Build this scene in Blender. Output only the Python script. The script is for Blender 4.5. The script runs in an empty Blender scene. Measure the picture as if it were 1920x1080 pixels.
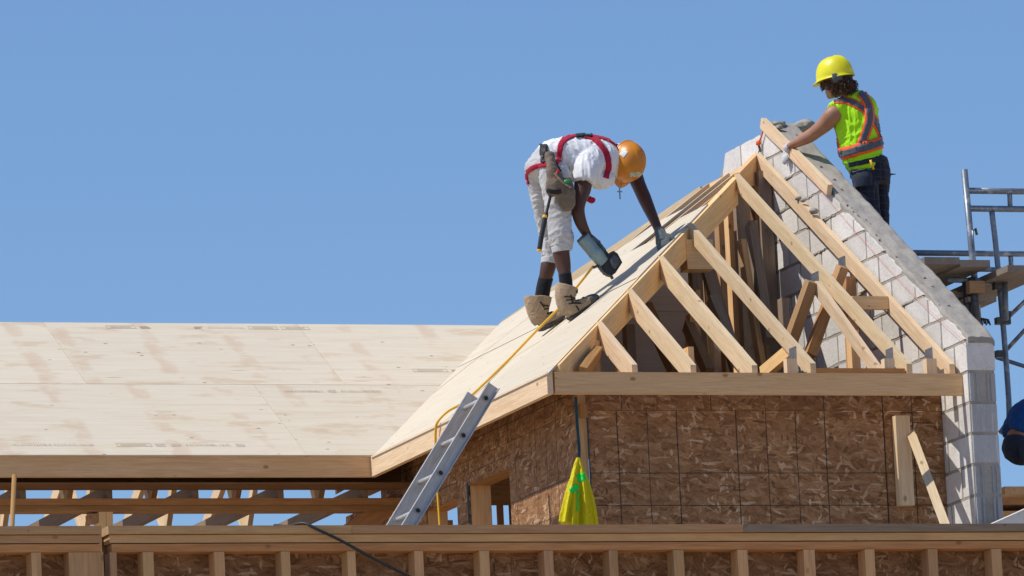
import bpy, bmesh, math, random
from mathutils import Vector, Matrix, noise
from mathutils.bvhtree import BVHTree
random.seed(7)
sc = bpy.context.scene
COL = sc.collection

# ------------------------------------------------------------------ camera, sky, sun
CP = Vector((-15.467064912837385, -43.335742058557415, -6.971465732474168))
CR = Matrix(((0.9449431163026032, -0.32377183182074515, -0.04747955214367441),
             (-0.007986838971331019, -0.1678693113084935, 0.9857769041340225),
             (0.3271371537376499, 0.9311238882341335, 0.16121286364362486)))   # right, up, forward
FPX = 13890.575434659304
cam = bpy.data.objects.new('camera', bpy.data.cameras.new('camera'))
COL.objects.link(cam)
cam.data.sensor_width = 36.0
cam.data.lens = FPX / 1920 * 36
cam.data.clip_start = 0.5
cam.data.clip_end = 6000
rm = Matrix((CR[0], CR[1], -CR[2])).transposed()
cam.matrix_world = Matrix.Translation(CP) @ rm.to_4x4()
sc.camera = cam

SUN = Vector((-1.0, 0.13, 1.46)).normalized()          # towards the sun
world = bpy.data.worlds.new('World')
sc.world = world
world.use_nodes = True
wn = world.node_tree.nodes
sky = wn.new('ShaderNodeTexSky')
sky.sky_type = 'NISHITA'
sky.sun_disc = False
sky.sun_elevation = math.asin(SUN.z)
sky.sun_rotation = math.atan2(SUN.x, SUN.y)
sky.altitude = 300
sky.air_density = 1.0
sky.dust_density = 0.35
sky.ozone_density = 4.0
bg = wn['Background']
bg.inputs[1].default_value = 0.098
tint = wn.new('ShaderNodeMix'); tint.data_type = 'RGBA'; tint.blend_type = 'MULTIPLY'   # a deeper, clearer blue over the whole sky
tint.inputs[0].default_value = 1.0
tint.inputs[7].default_value = (0.87, 0.99, 1.155, 1)
world.node_tree.links.new(sky.outputs[0], tint.inputs[6])
world.node_tree.links.new(tint.outputs[2], bg.inputs[0])
sl = bpy.data.lights.new('sun', 'SUN')
sl.energy = 3.9
sl.angle = math.radians(0.5)
sl.color = (1.0, 0.94, 0.84)
so = bpy.data.objects.new('sun', sl)
COL.objects.link(so)
so.rotation_euler = SUN.to_track_quat('Z', 'Y').to_euler()
so.location = (-20, 0, 30)
sc.view_settings.view_transform = 'Standard'
sc.view_settings.look = 'None'
sc.view_settings.exposure = 0.12
sc.view_settings.gamma = 1.0
sc.view_settings.use_curve_mapping = False
sc.render.engine = 'CYCLES'
sc.cycles.use_denoising = True
sc.cycles.max_bounces = 6
sc.cycles.diffuse_bounces = 4
sc.cycles.use_adaptive_sampling = True
sc.cycles.adaptive_threshold = 0.01

# ------------------------------------------------------------------ survey helpers: a sight line met with a real plane
def ray(px, py):
    v = Vector(((px - 960) / FPX, -(py - 540) / FPX, 1.0))
    return CR.transposed() @ v
def on(px, py, n, c):
    d = ray(px, py); n = Vector(n)
    return CP + d * ((c - n.dot(CP)) / n.dot(d))
def onX(px, py, v): return on(px, py, (1, 0, 0), v)
def onY(px, py, v): return on(px, py, (0, 1, 0), v)
VIEW = CR[2].copy()
UPV = CR[1].copy()
def scale_at(p):
    return (p - CP).dot(VIEW) / FPX            # metres per photo pixel there

# ------------------------------------------------------------------ object helpers
WM = {}
def link(o, parent=None):
    COL.objects.link(o)
    if parent is not None:
        o.parent = parent
        o.matrix_parent_inverse = WM[parent.name].inverted()
    return o
def thing(name, loc, label, cat, group=None):
    o = bpy.data.objects.new(name, None)
    o.empty_display_size = 0.1
    o.location = loc
    WM[o.name] = Matrix.Translation(Vector(loc))
    COL.objects.link(o)
    tag(o, label, cat, group)
    return o
def tag(o, label, cat=None, group=None, kind=None):
    if label: o['label'] = label
    if cat: o['category'] = cat
    if group: o['group'] = group
    if kind: o['kind'] = kind
    return o
def frame(x, up=(0, 0, 1), o=(0, 0, 0)):
    x = Vector(x).normalized(); up = Vector(up)
    y = up.cross(x)
    if y.length < 1e-4: y = Vector((0, 1, 0)).cross(x)
    y.normalize(); z = x.cross(y)
    m = Matrix((x, y, z)).transposed().to_4x4()
    m.translation = Vector(o)
    return m
def mk(name, V, F, mat, parent=None, fr=None, smooth=False, mats=None, fm=None):
    """world-space vertices, stored in the local frame fr"""
    V = [Vector(v) for v in V]
    if fr is None:
        c = sum(V, Vector()) / len(V)
        fr = Matrix.Translation(c)
    inv = fr.inverted()
    me = bpy.data.meshes.new(name)
    me.from_pydata([inv @ v for v in V], [], F)
    bm = bmesh.new(); bm.from_mesh(me)
    bmesh.ops.recalc_face_normals(bm, faces=bm.faces)
    bm.to_mesh(me); bm.free()
    for m in (mats or [mat]): me.materials.append(m)
    if fm: me.polygons.foreach_set('material_index', fm)
    if smooth: me.polygons.foreach_set('use_smooth', [True] * len(me.polygons))
    me.update()
    o = bpy.data.objects.new(name, me)
    o.matrix_basis = fr
    WM[o.name] = fr
    return link(o, parent)
class MB:
    def __init__(s): s.V = []; s.F = []
    def add(s, V, F):
        n = len(s.V); s.V += [Vector(v) for v in V]; s.F += [tuple(i + n for i in f) for f in F]
        return s
    def build(s, name, mat, parent=None, fr=None, smooth=False): return mk(name, s.V, s.F, mat, parent, fr, smooth)
BF = [(0, 1, 2, 3), (7, 6, 5, 4), (0, 4, 5, 1), (1, 5, 6, 2), (2, 6, 7, 3), (3, 7, 4, 0)]
def boxv(x0, x1, y0, y1, z0, z1):
    return [(x0, y0, z0), (x1, y0, z0), (x1, y1, z0), (x0, y1, z0), (x0, y0, z1), (x1, y0, z1), (x1, y1, z1), (x0, y1, z1)]
def box(name, x0, x1, y0, y1, z0, z1, mat, parent=None, along=None):
    dims = {'x': x1 - x0, 'y': y1 - y0, 'z': z1 - z0}
    a = along or max(dims, key=dims.get)
    xd = {'x': (1, 0, 0), 'y': (0, 1, 0), 'z': (0, 0, 1)}[a]
    up = (0, 0, 1) if a != 'z' else (0, 1, 0)
    fr = frame(xd, up, ((x0 + x1) / 2, (y0 + y1) / 2, (z0 + z1) / 2))
    return mk(name, boxv(x0, x1, y0, y1, z0, z1), BF, mat, parent, fr)
def flat_box(name, x0, x1, y0, y1, z0, z1, mat, parent=None):
    """upright sheet facing the viewer: local x runs right, local y up"""
    fr = frame((1, 0, 0), (0, -1, 0), ((x0 + x1) / 2, y0, (z0 + z1) / 2))
    return mk(name, boxv(x0, x1, y0, y1, z0, z1), BF, mat, parent, fr)
def lumber(name, p0, p1, t, h, mat, parent=None, up=(0, 0, 1), anchor='top'):
    """a board from p0 to p1, t thick sideways, h deep; anchor says which edge the points follow"""
    p0 = Vector(p0); p1 = Vector(p1)
    fr = frame(p1 - p0, up, (p0 + p1) / 2)
    L = (p1 - p0).length / 2
    z0, z1 = {'top': (-h, 0), 'center': (-h / 2, h / 2), 'bottom': (0, h)}[anchor]
    V = [fr @ Vector((v[0], v[1] + random.uniform(-.0015, .0015), v[2] + random.uniform(-.0015, .0015))) for v in boxv(-L, L, -t / 2, t / 2, z0, z1)]
    return mk(name, V, BF, mat, parent, fr)
def prism(name, poly, ext, mat, parent=None, grain=None):
    """polygon (world points, planar) extruded by the vector ext"""
    n = len(poly); ext = Vector(ext)
    P = [Vector(p) for p in poly]
    V = P + [p + ext for p in P]
    F = [tuple(range(n)), tuple(range(2 * n - 1, n - 1, -1))] + [(i, (i + 1) % n, n + (i + 1) % n, n + i) for i in range(n)]
    fr = None
    if grain is not None:
        c = sum(V, Vector()) / len(V)
        fr = frame(grain, ext if abs(Vector(grain).normalized().dot(ext.normalized())) < .9 else (0, 0, 1), c)
    return mk(name, V, F, mat, parent, fr)
def clip(poly, n, c):
    """keep the part of a 2-D polygon with n.p <= c"""
    out = []
    for i in range(len(poly)):
        a = poly[i]; b = poly[(i + 1) % len(poly)]
        da = n[0] * a[0] + n[1] * a[1] - c; db = n[0] * b[0] + n[1] * b[1] - c
        if da <= 0: out.append(a)
        if (da < 0 < db) or (db < 0 < da):
            t = da / (da - db); out.append((a[0] + t * (b[0] - a[0]), a[1] + t * (b[1] - a[1])))
    return out
def tubev(pts, r, seg=10, caps=True):
    """tube through points, r a number or list"""
    pts = [Vector(p) for p in pts]; n = len(pts)
    rr = r if isinstance(r, (list, tuple)) else [r] * n
    V = []; F = []
    ref = Vector((0.13, 0.31, 0.94))
    for i, p in enumerate(pts):
        t = (pts[min(i + 1, n - 1)] - pts[max(i - 1, 0)]).normalized()
        a = ref - t * ref.dot(t)
        if a.length < 0.1: a = Vector((1, 0, 0)) - t * t.x
        a.normalize(); ref = a; b = t.cross(a)
        for k in range(seg):
            th = 2 * math.pi * k / seg
            V.append(p + (a * math.cos(th) + b * math.sin(th)) * rr[i])
    for i in range(n - 1):
        for k in range(seg):
            k2 = (k + 1) % seg
            F.append((i * seg + k, i * seg + k2, (i + 1) * seg + k2, (i + 1) * seg + k))
    if caps:
        F.append(tuple(range(seg - 1, -1, -1))); F.append(tuple((n - 1) * seg + k for k in range(seg)))
    return V, F
def tube(name, pts, r, mat, parent=None, seg=12):
    V, F = tubev(pts, r, seg)
    return mk(name, V, F, mat, parent, smooth_fr(pts), True)
def smooth_fr(pts):
    a = Vector(pts[0]); b = Vector(pts[-1])
    if (b - a).length < 1e-6: return Matrix.Translation(a)
    d = (b - a).normalized()
    return frame(b - a, (0, 0, 1) if abs(d.z) < .9 else (0, 1, 0), (a + b) / 2)
def curve_pts(ctrl, n=8):
    """Catmull-Rom through control points"""
    c = [Vector(p) for p in ctrl]
    c = [c[0] * 2 - c[1]] + c + [c[-1] * 2 - c[-2]]
    out = []
    for i in range(1, len(c) - 2):
        for k in range(n):
            t = k / n
            out.append(0.5 * ((2 * c[i]) + (c[i + 1] - c[i - 1]) * t + (2 * c[i - 1] - 5 * c[i] + 4 * c[i + 1] - c[i + 2]) * t * t
                              + (3 * c[i] - c[i - 1] - 3 * c[i + 1] + c[i + 2]) * t ** 3))
    out.append(c[-2])
    return out

# ------------------------------------------------------------------ materials
def new_mat(name, rough=0.8, spec=0.3):
    m = bpy.data.materials.new(name); m.use_nodes = True
    nt = m.node_tree
    b = nt.nodes['Principled BSDF']
    b.inputs['Roughness'].default_value = rough
    b.inputs['Specular IOR Level'].default_value = spec
    return m, nt, b
class N:
    """tiny node-graph writer"""
    def __init__(s, nt): s.nt = nt
    def n(s, t, **kw):
        x = s.nt.nodes.new(t)
        for k, v in kw.items(): setattr(x, k, v)
        return x
    def l(s, a, b): s.nt.links.new(a, b)
    def coord(s, scale=(1, 1, 1), rnd=37.0, rot=(0, 0, 0), base=None):
        tc = s.n('ShaderNodeTexCoord')
        src = base or tc.outputs['Object']
        if rnd:
            oi = s.n('ShaderNodeObjectInfo')
            ml = s.n('ShaderNodeMath', operation='MULTIPLY'); ml.inputs[1].default_value = rnd
            s.l(oi.outputs['Random'], ml.inputs[0])
            ad = s.n('ShaderNodeVectorMath', operation='ADD')
            s.l(src, ad.inputs[0]); s.l(ml.outputs[0], ad.inputs[1]); src = ad.outputs[0]
        mp = s.n('ShaderNodeMapping')
        mp.inputs['Scale'].default_value = scale; mp.inputs['Rotation'].default_value = rot
        s.l(src, mp.inputs[0])
        return mp.outputs[0]
    def noise(s, vec, scale=1.0, detail=4.0, rough=0.55, dist=0.0):
        x = s.n('ShaderNodeTexNoise'); x.inputs['Scale'].default_value = scale
        x.inputs['Detail'].default_value = detail; x.inputs['Roughness'].default_value = rough
        x.inputs['Distortion'].default_value = dist
        s.l(vec, x.inputs['Vector']); return x.outputs['Fac']
    def vor(s, vec, scale=1.0, feature='F1', rnd=1.0):
        x = s.n('ShaderNodeTexVoronoi', feature=feature); x.inputs['Scale'].default_value = scale
        x.inputs['Randomness'].default_value = rnd
        s.l(vec, x.inputs['Vector']); return x
    def ramp(s, fac, stops, interp='LINEAR'):
        r = s.n('ShaderNodeValToRGB'); r.color_ramp.interpolation = interp
        e = r.color_ramp.elements
        while len(e) < len(stops): e.new(0.5)
        for i, (p, c) in enumerate(stops):
            e[i].position = p; e[i].color = (c[0], c[1], c[2], 1) if not isinstance(c, (int, float)) else (c, c, c, 1)
        s.l(fac, r.inputs[0]); return r.outputs[0]
    def mix(s, fac, a, b, mode='MIX'):
        x = s.n('ShaderNodeMix', data_type='RGBA', blend_type=mode)
        for inp, v in ((x.inputs[0], fac), (x.inputs[6], a), (x.inputs[7], b)):
            if isinstance(v, (int, float)): inp.default_value = v
            elif isinstance(v, (tuple, list)): inp.default_value = (v[0], v[1], v[2], 1)
            else: s.l(v, inp)
        return x.outputs[2]
    def math(s, op, a, b=0.0):
        x = s.n('ShaderNodeMath', operation=op)
        for inp, v in ((x.inputs[0], a), (x.inputs[1], b)):
            if isinstance(v, (int, float)): inp.default_value = v
            else: s.l(v, inp)
        return x.outputs[0]
    def rand(s, k=1.0):
        oi = s.n('ShaderNodeObjectInfo')
        return s.math('FRACT', s.math('MULTIPLY', oi.outputs['Random'], k))
    def hsv(s, col, h=0.5, sat=1.0, v=1.0):
        x = s.n('ShaderNodeHueSaturation')
        for k, val in (('Hue', h), ('Saturation', sat), ('Value', v)):
            if isinstance(val, (int, float)): x.inputs[k].default_value = val
            else: s.l(val, x.inputs[k])
        s.l(col, x.inputs['Color']); return x.outputs[0]
    def bump(s, bsdf, h, strength=0.3, dist=0.01):
        b = s.n('ShaderNodeBump'); b.inputs['Strength'].default_value = strength; b.inputs['Distance'].default_value = dist
        s.l(h, b.inputs['Height']); s.l(b.outputs[0], bsdf.inputs['Normal'])

def wood(name, light, dark, knots=1.0, vary=0.14, grey=0.0, rough=0.75):
    m, nt, b = new_mat(name, rough, 0.2); g = N(nt)
    v = g.coord((1.1, 16, 16))
    warp = g.noise(g.coord((1.5, 3, 3)), 1.0, 3)
    n1 = g.noise(v, 2.2, 6, 0.6, 0.6)
    n2 = g.noise(g.coord((3, 70, 70)), 2.0, 3, 0.6)
    col = g.ramp(n1, [(0.3, dark), (0.52, light), (0.75, [min(1, c * 1.06) for c in light])])
    col = g.mix(g.ramp(n2, [(0.35, 0.55), (0.6, 0.0)]), col, [c * 0.82 for c in dark], 'MIX')
    # broad tone drift
    col = g.mix(g.ramp(warp, [(0.35, 0.35), (0.65, 0.0)]), col, dark)
    # knots: sparse dark ellipses with a ring
    kv = g.vor(g.coord((8.0, 13, 13), 51), 1.0)
    kd = kv.outputs['Distance']
    pick = g.ramp(g.n('ShaderNodeSeparateColor').outputs[0], [(0, 0), (1, 0)]) if False else None
    sep = g.n('ShaderNodeSeparateColor'); g.l(kv.outputs['Color'], sep.inputs[0])
    gate = g.ramp(sep.outputs[0], [(0.80, 0.0), (0.83, knots * 0.8)], 'LINEAR')
    core = g.ramp(kd, [(0.05, 1.0), (0.13, 0.75), (0.2, 0.0)])
    kf = g.math('MULTIPLY', gate, core)
    col = g.mix(kf, col, [dark[0] * 0.42, dark[1] * 0.34, dark[2] * 0.28])
    # nail heads
    nv = g.vor(g.coord((5, 14, 14), 77), 1.0)
    nf = g.ramp(nv.outputs['Distance'], [(0.035, 0.8), (0.05, 0.0)])
    sep2 = g.n('ShaderNodeSeparateColor'); g.l(nv.outputs['Color'], sep2.inputs[0])
    nf = g.math('MULTIPLY', nf, g.ramp(sep2.outputs[1], [(0.7, 0), (0.72, 1)]))
    col = g.mix(nf, col, (0.05, 0.04, 0.035))
    if grey: col = g.mix(g.ramp(g.noise(g.coord((1.2, 7, 7)), 1.6, 5), [(0.4, grey), (0.62, grey * 0.4)]), col, (0.22, 0.18, 0.15))
    r = g.rand(7.13); r2 = g.rand(13.7)
    val = g.math('ADD', g.math('MULTIPLY', r, vary * 2), 1 - vary)
    hue = g.math('ADD', g.math('MULTIPLY', r2, 0.012), 0.494)
    col = g.hsv(col, hue, 1.0, val)
    g.l(col, b.inputs['Base Color'])
    g.bump(b, g.math('ADD', n1, n2), 0.25, 0.004)
    return m
M = {}
M['spruce'] = wood('spruce', (0.78, 0.605, 0.40), (0.66, 0.465, 0.275), 1.0, 0.17)
M['spruce_tan'] = wood('spruce_tan', (0.92, 0.61, 0.315), (0.78, 0.475, 0.215))
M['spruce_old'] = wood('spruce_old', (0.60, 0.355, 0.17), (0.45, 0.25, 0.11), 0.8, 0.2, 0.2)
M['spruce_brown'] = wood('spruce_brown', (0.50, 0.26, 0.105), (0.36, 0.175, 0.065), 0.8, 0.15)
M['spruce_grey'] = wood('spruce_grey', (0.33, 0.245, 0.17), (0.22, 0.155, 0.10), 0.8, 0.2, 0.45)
M['spruce_shaded'] = wood('spruce_shaded', (0.25, 0.135, 0.058), (0.18, 0.09, 0.038), 0.6, 0.12)  # darker spruce copy: deep shade under eave and inside framing put into colour
M['plank'] = wood('plank', (0.40, 0.33, 0.26), (0.28, 0.22, 0.17), 0.6, 0.15, 0.6)

def plywood(name, light, tint, stain=0.5):
    m, nt, b = new_mat(name, 0.8, 0.15); g = N(nt)
    n1 = g.noise(g.coord((1.0, 22, 22)), 1.3, 6, 0.6, 0.5)
    n2 = g.noise(g.coord((2.2, 60, 60)), 1.5, 4, 0.65)
    col = g.ramp(n1, [(0.28, tint), (0.5, light), (0.8, [c * 1.05 for c in light])])
    col = g.mix(g.ramp(n2, [(0.3, 0.4), (0.5, 0.0)]), col, [tint[0] * 0.9, tint[1] * 0.85, tint[2] * 0.8])
    # tan and yellowish water stains
    st = g.noise(g.coord((1.6, 4.2, 4.2)), 1.4, 5, 0.6)
    col = g.mix(g.ramp(st, [(0.56, 0.0), (0.66, stain), (0.9, stain)]), col, (0.60, 0.47, 0.33))
    st2 = g.noise(g.coord((0.9, 3.1, 3.1), 91), 1.9, 5, 0.6)
    col = g.mix(g.ramp(st2, [(0.6, 0.0), (0.7, stain * 0.7)]), col, (0.66, 0.58, 0.38))
    # tan weather stains that follow the framing lines under the sheet
    tcx = g.n('ShaderNodeTexCoord'); sxx = g.n('ShaderNodeSeparateXYZ'); g.l(tcx.outputs['Object'], sxx.inputs[0])
    wob = g.math('MULTIPLY', g.noise(g.coord((2, 2, 2), 5), 3.0, 3), 0.10)
    fx_ = g.math('FRACT', g.math('DIVIDE', g.math('ADD', g.math('ADD', sxx.outputs[0], wob), 60.0), 0.61))
    band = g.ramp(fx_, [(0.0, 1.0), (0.10, 0.8), (0.16, 0.0), (0.90, 0.0), (0.97, 1.0)])
    blot = g.ramp(g.noise(g.coord((2.2, 3.0, 3.0), 29), 1.5, 4, 0.6), [(0.47, 0.0), (0.58, stain * 0.8)])
    col = g.mix(g.math('MULTIPLY', band, blot), col, (0.60, 0.46, 0.335))
    # dark flecks: nail heads, slots, knots
    kv = g.vor(g.coord((6, 13, 13), 61), 1.0)
    sep = g.n('ShaderNodeSeparateColor'); g.l(kv.outputs['Color'], sep.inputs[0])
    kf = g.math('MULTIPLY', g.ramp(kv.outputs['Distance'], [(0.06, 0.85), (0.12, 0.0)]), g.ramp(sep.outputs[0], [(0.62, 0), (0.66, 1)]))
    col = g.mix(kf, col, (0.16, 0.11, 0.08))
    kv = g.vor(g.coord((1.3, 14, 14), 43), 1.0)
    sep = g.n('ShaderNodeSeparateColor'); g.l(kv.outputs['Color'], sep.inputs[0])
    kf = g.math('MULTIPLY', g.ramp(kv.outputs['Distance'], [(0.04, 0.7), (0.12, 0.0)]), g.ramp(sep.outputs[1], [(0.82, 0), (0.85, 1)]))
    col = g.mix(kf, col, (0.33, 0.17, 0.11))
    val = g.math('ADD', g.math('MULTIPLY', g.rand(5.3), 0.08), 0.95)
    col = g.hsv(col, 0.5, 1.0, val)
    g.l(col, b.inputs['Base Color'])
    g.bump(b, n2, 0.15, 0.002)
    return m
M['plywood'] = plywood('plywood', (0.70, 0.625, 0.50), (0.645, 0.54, 0.405), 0.75)
M['plywood_new'] = plywood('plywood_new', (0.61, 0.545, 0.435), (0.555, 0.47, 0.35), 0.15)
M['panel_grey'] = plywood('panel_grey', (0.44, 0.40, 0.37), (0.40, 0.355, 0.325), 0.12)

def osb(name, grid, light=1.0):
    """strand board: overlapping flakes at several angles; printed nail lines when grid is given"""
    m, nt, b = new_mat(name, 0.7, 0.25); g = N(nt)
    base = None
    wv = g.n('ShaderNodeTexNoise'); wv.inputs['Scale'].default_value = 7.0; wv.inputs['Detail'].default_value = 2.0
    cc = g.coord((1, 1, 1), 23)
    g.l(cc, wv.inputs['Vector'])
    wa = g.n('ShaderNodeVectorMath', operation='MULTIPLY_ADD')
    g.l(wv.outputs['Color'], wa.inputs[0]); wa.inputs[1].default_value = (0.035, 0.035, 0.035); g.l(cc, wa.inputs[2])
    # each strand bundle (a stretched, warped cell) keeps its own direction and tone; the grain runs along it
    def rotd(ang, scale, off=0.0):
        mp = g.n('ShaderNodeMapping'); mp.inputs['Rotation'].default_value = (0, 0, ang); mp.inputs['Location'].default_value = (off, off * .7, off * 1.3)
        g.l(wa.outputs[0], mp.inputs[0])
        mp2 = g.n('ShaderNodeMapping'); mp2.inputs['Scale'].default_value = scale; g.l(mp.outputs[0], mp2.inputs[0])
        return mp2.outputs[0]
    cell = g.vor(rotd(0.2, (11, 30, .4)), 1.0)
    sep = g.n('ShaderNodeSeparateColor'); g.l(cell.outputs['Color'], sep.inputs[0])
    strk = None
    for i, ang in enumerate((0.1, 0.85, -0.6, 0.35, -0.25)):
        n_ = g.noise(rotd(ang, (11, 78, .5), i * 3.1), 1.0, 5, 0.62, 0.3)
        if strk is None: strk = n_
        else: strk = g.mix(g.math('GREATER_THAN', sep.outputs[0], i / 5), strk, n_)
    tone = g.math('ADD', g.math('MULTIPLY', g.math('SUBTRACT', sep.outputs[1], 0.5), 0.30), strk)
    col = g.ramp(tone, [(p, [q * light for q in c_]) for p, c_ in ((0.22, (0.11, 0.046, 0.018)), (0.38, (0.24, 0.112, 0.046)), (0.52, (0.33, 0.165, 0.072)), (0.66, (0.41, 0.225, 0.107)), (0.85, (0.56, 0.36, 0.20)))])
    hgt = sep.outputs[2]
    # a few loose flakes lying on top, lighter or darker than the rest
    for i, (ang, sx, sy, gate_) in enumerate(((0.5, 17, 60, .90), (-0.9, 22, 66, .92), (1.5, 28, 72, .92), (0.0, 12, 76, .92))):
        vo = g.vor(rotd(ang, (sx, sy, .4), 5 + i * 2.3), 1.0)
        sp = g.n('ShaderNodeSeparateColor'); g.l(vo.outputs['Color'], sp.inputs[0])
        c = g.ramp(sp.outputs[0], [(p, [q * light for q in c_]) for p, c_ in ((0.0, (0.09, 0.04, 0.018)), (0.3, (0.25, 0.12, 0.05)), (0.6, (0.48, 0.29, 0.15)), (1.0, (0.68, 0.50, 0.33)))])
        gt = g.ramp(sp.outputs[2], [(gate_, 0.0), (gate_ + .02, 0.8)])
        col = g.mix(gt, col, c); hgt = g.mix(gt, hgt, sp.outputs[1])
    fine = g.noise(g.coord((60, 60, 60)), 1.0, 4, 0.6)
    col = g.mix(g.ramp(fine, [(0.3, 0.3), (0.55, 0.0)]), col, (0.10 * light, 0.055 * light, 0.03 * light))
    drift = g.noise(g.coord((2, 2.5, 2)), 1.3, 3, 0.5)
    col = g.mix(g.ramp(drift, [(0.35, 0.35), (0.6, 0.0)]), col, (0.24 * light, 0.12 * light, 0.055 * light))
    col = g.hsv(col, 0.5, 1.0, g.math('ADD', g.math('MULTIPLY', g.rand(9.1), 0.2), 0.9))
    if grid:
        tc = g.n('ShaderNodeTexCoord'); sx = g.n('ShaderNodeSeparateXYZ'); g.l(tc.outputs['Object'], sx.inputs[0])
        acc = None
        jit = g.noise(g.coord((3, 3, 3), 11), 2.0, 2)
        for ax, step, off, w in grid:
            q = g.math('ADD', g.math('ADD', sx.outputs[ax], off + 100 * step), g.math('MULTIPLY', jit, 0.006))
            q = g.math('ABSOLUTE', g.math('SUBTRACT', g.math('FRACT', g.math('DIVIDE', q, step)), 0.5))
            ln = g.math('GREATER_THAN', q, 0.5 - w / step)
            acc = ln if acc is None else g.math('MAXIMUM', acc, ln)
        brk = g.ramp(g.noise(g.coord((20, 20, 20)), 1.5, 3), [(0.3, 0.45), (0.5, 0.9)])
        col = g.mix(g.math('MULTIPLY', acc, brk), col, (0.03, 0.026, 0.026))
    g.l(col, b.inputs['Base Color'])
    g.bump(b, hgt, 0.35, 0.003)
    return m
M['osb'] = osb('osb', [(0, 0.4045, 0.0, 0.004), (0, 0.809, 0.2, 0.003), (1, 5.0, 0.0, 0.003), (1, 5.0, -0.208, 0.003)])
M['osb_h'] = osb('osb_h', [(0, 0.4045, 0.0, 0.003)])
M['osb_plain'] = osb('osb_plain', None, 0.68)

def concrete(name, c0, c1, vary=0.1, drips=0.0, bump=0.75, rough=0.95):
    m, nt, b = new_mat(name, rough, 0.15); g = N(nt)
    n1 = g.noise(g.coord((1, 1, 1)), 42.0, 6, 0.75)
    n2 = g.noise(g.coord((1, 1, 1)), 5.0, 4, 0.6)
    n3 = g.noise(g.coord((1, 1, 1), 19), 1.7, 3, 0.6)
    col = g.ramp(n2, [(0.3, c1), (0.6, c0)])
    col = g.mix(g.ramp(n1, [(0.3, 0.4), (0.5, 0.0)]), col, [c * 0.6 for c in c1])
    col = g.mix(g.ramp(n3, [(0.55, 0.0), (0.75, 0.35)]), col, [c0[0] * 0.86, c0[1] * 0.78, c0[2] * 0.68])
    if drips:
        nd = g.noise(g.coord((42, 42, 2.2), 3), 1.0, 4, 0.6, 0.8)
        col = g.mix(g.ramp(nd, [(0.57, 0.0), (0.66, drips)]), col, (0.74, 0.73, 0.72))
    col = g.hsv(col, 0.5, 1.0, g.math('ADD', g.math('MULTIPLY', g.rand(3.7), vary * 2), 1 - vary))
    g.l(col, b.inputs['Base Color'])
    g.bump(b, g.math('ADD', n1, g.math('MULTIPLY', n2, 0.7)), bump, 0.006)
    return m
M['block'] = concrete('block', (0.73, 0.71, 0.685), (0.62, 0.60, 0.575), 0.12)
M['block_end_shaded'] = concrete('block_end_shaded', (0.42, 0.42, 0.425), (0.35, 0.35, 0.355), 0.06, 0.0)  # darker copy of block: shade on the wall's near end put into colour
M['block_drip_shaded'] = concrete('block_drip_shaded', (0.50, 0.50, 0.50), (0.42, 0.42, 0.42), 0.04, 0.75)  # mortar drips over a darker base that holds the end's shade
M['joint'] = concrete('joint', (0.42, 0.385, 0.34), (0.31, 0.28, 0.245), 0.0, 0, 0.8)
M['mortar'] = concrete('mortar', (0.40, 0.37, 0.33), (0.32, 0.295, 0.265), 0.0, 0, 1.0)
M['ground'] = concrete('ground', (0.56, 0.45, 0.33), (0.46, 0.36, 0.25), 0.0, 0, 0.6)

def plain(name, c, rough=0.6, spec=0.4, metal=0.0, var=0.15, nscale=18.0, bump=0.0, dirt=None, stretch=(1, 1, 1)):
    m, nt, b = new_mat(name, rough, spec); g = N(nt)
    n1 = g.noise(g.coord(stretch), nscale, 5, 0.6)
    col = g.ramp(n1, [(0.3, [q * (1 - var) for q in c]), (0.6, c), (0.85, [min(1, q * (1 + var * 0.5)) for q in c])])
    if dirt:
        n2 = g.noise(g.coord(stretch, 17), nscale * 0.35, 5, 0.65)
        col = g.mix(g.ramp(n2, [(0.5, 0.0), (0.68, dirt[1])]), col, dirt[0])
    g.l(col, b.inputs['Base Color'])
    b.inputs['Metallic'].default_value = metal
    if bump: g.bump(b, n1, bump, 0.01)
    return m
M['galv'] = plain('galv', (0.20, 0.24, 0.29), 0.42, 0.5, 0.35, 0.25, 30, 0.1, ((0.55, 0.57, 0.60), 0.8))
M['clamp'] = plain('clamp', (0.075, 0.08, 0.09), 0.5, 0.5, 0.5, 0.3, 30, 0.2, ((0.3, 0.3, 0.3), 0.5))
M['alu'] = plain('alu', (0.56, 0.555, 0.55), 0.45, 0.5, 0.35, 0.2, 14, 0.03, ((0.33, 0.32, 0.31), 0.6), (1, 6, 6))
M['plate'] = plain('plate', (0.42, 0.44, 0.47), 0.45, 0.5, 0.6, 0.3, 60, 0.4)
M['rubber_y'] = plain('rubber_y', (0.80, 0.46, 0.03), 0.45, 0.4, 0, 0.08)
M['rubber_k'] = plain('rubber_k', (0.02, 0.021, 0.024), 0.5, 0.4, 0, 0.2)
M['teal'] = plain('teal', (0.02, 0.085, 0.12), 0.7, 0.2, 0, 0.25)
M['line_o'] = plain('line_o', (0.85, 0.17, 0.05), 0.7, 0.2, 0, 0.1)
M['stamp'] = plain('stamp', (0.50, 0.44, 0.38), 0.9, 0.1, 0, 0.3, 60)
M['stamp_d'] = plain('stamp_d', (0.11, 0.085, 0.065), 0.9, 0.1, 0, 0.3, 60)
M['handle'] = wood('handle', (0.52, 0.31, 0.12), (0.42, 0.23, 0.08), 0.2, 0.05)
M['white_plastic'] = plain('white_plastic', (0.75, 0.75, 0.74), 0.4, 0.4)
#STRUCTURE
# ------------------------------------------------------------------ dimensions (metres): x along the eaves, y away, z up; 0 = near corner of the wing's eave
A, D, H, L, W = 2.727, 3.288, 2.025, 3.626, 2.786
K1, K2 = H / A, H / D
KM = 0.579
RIDGE_Y = 5.78
GZ = -8.6
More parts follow.
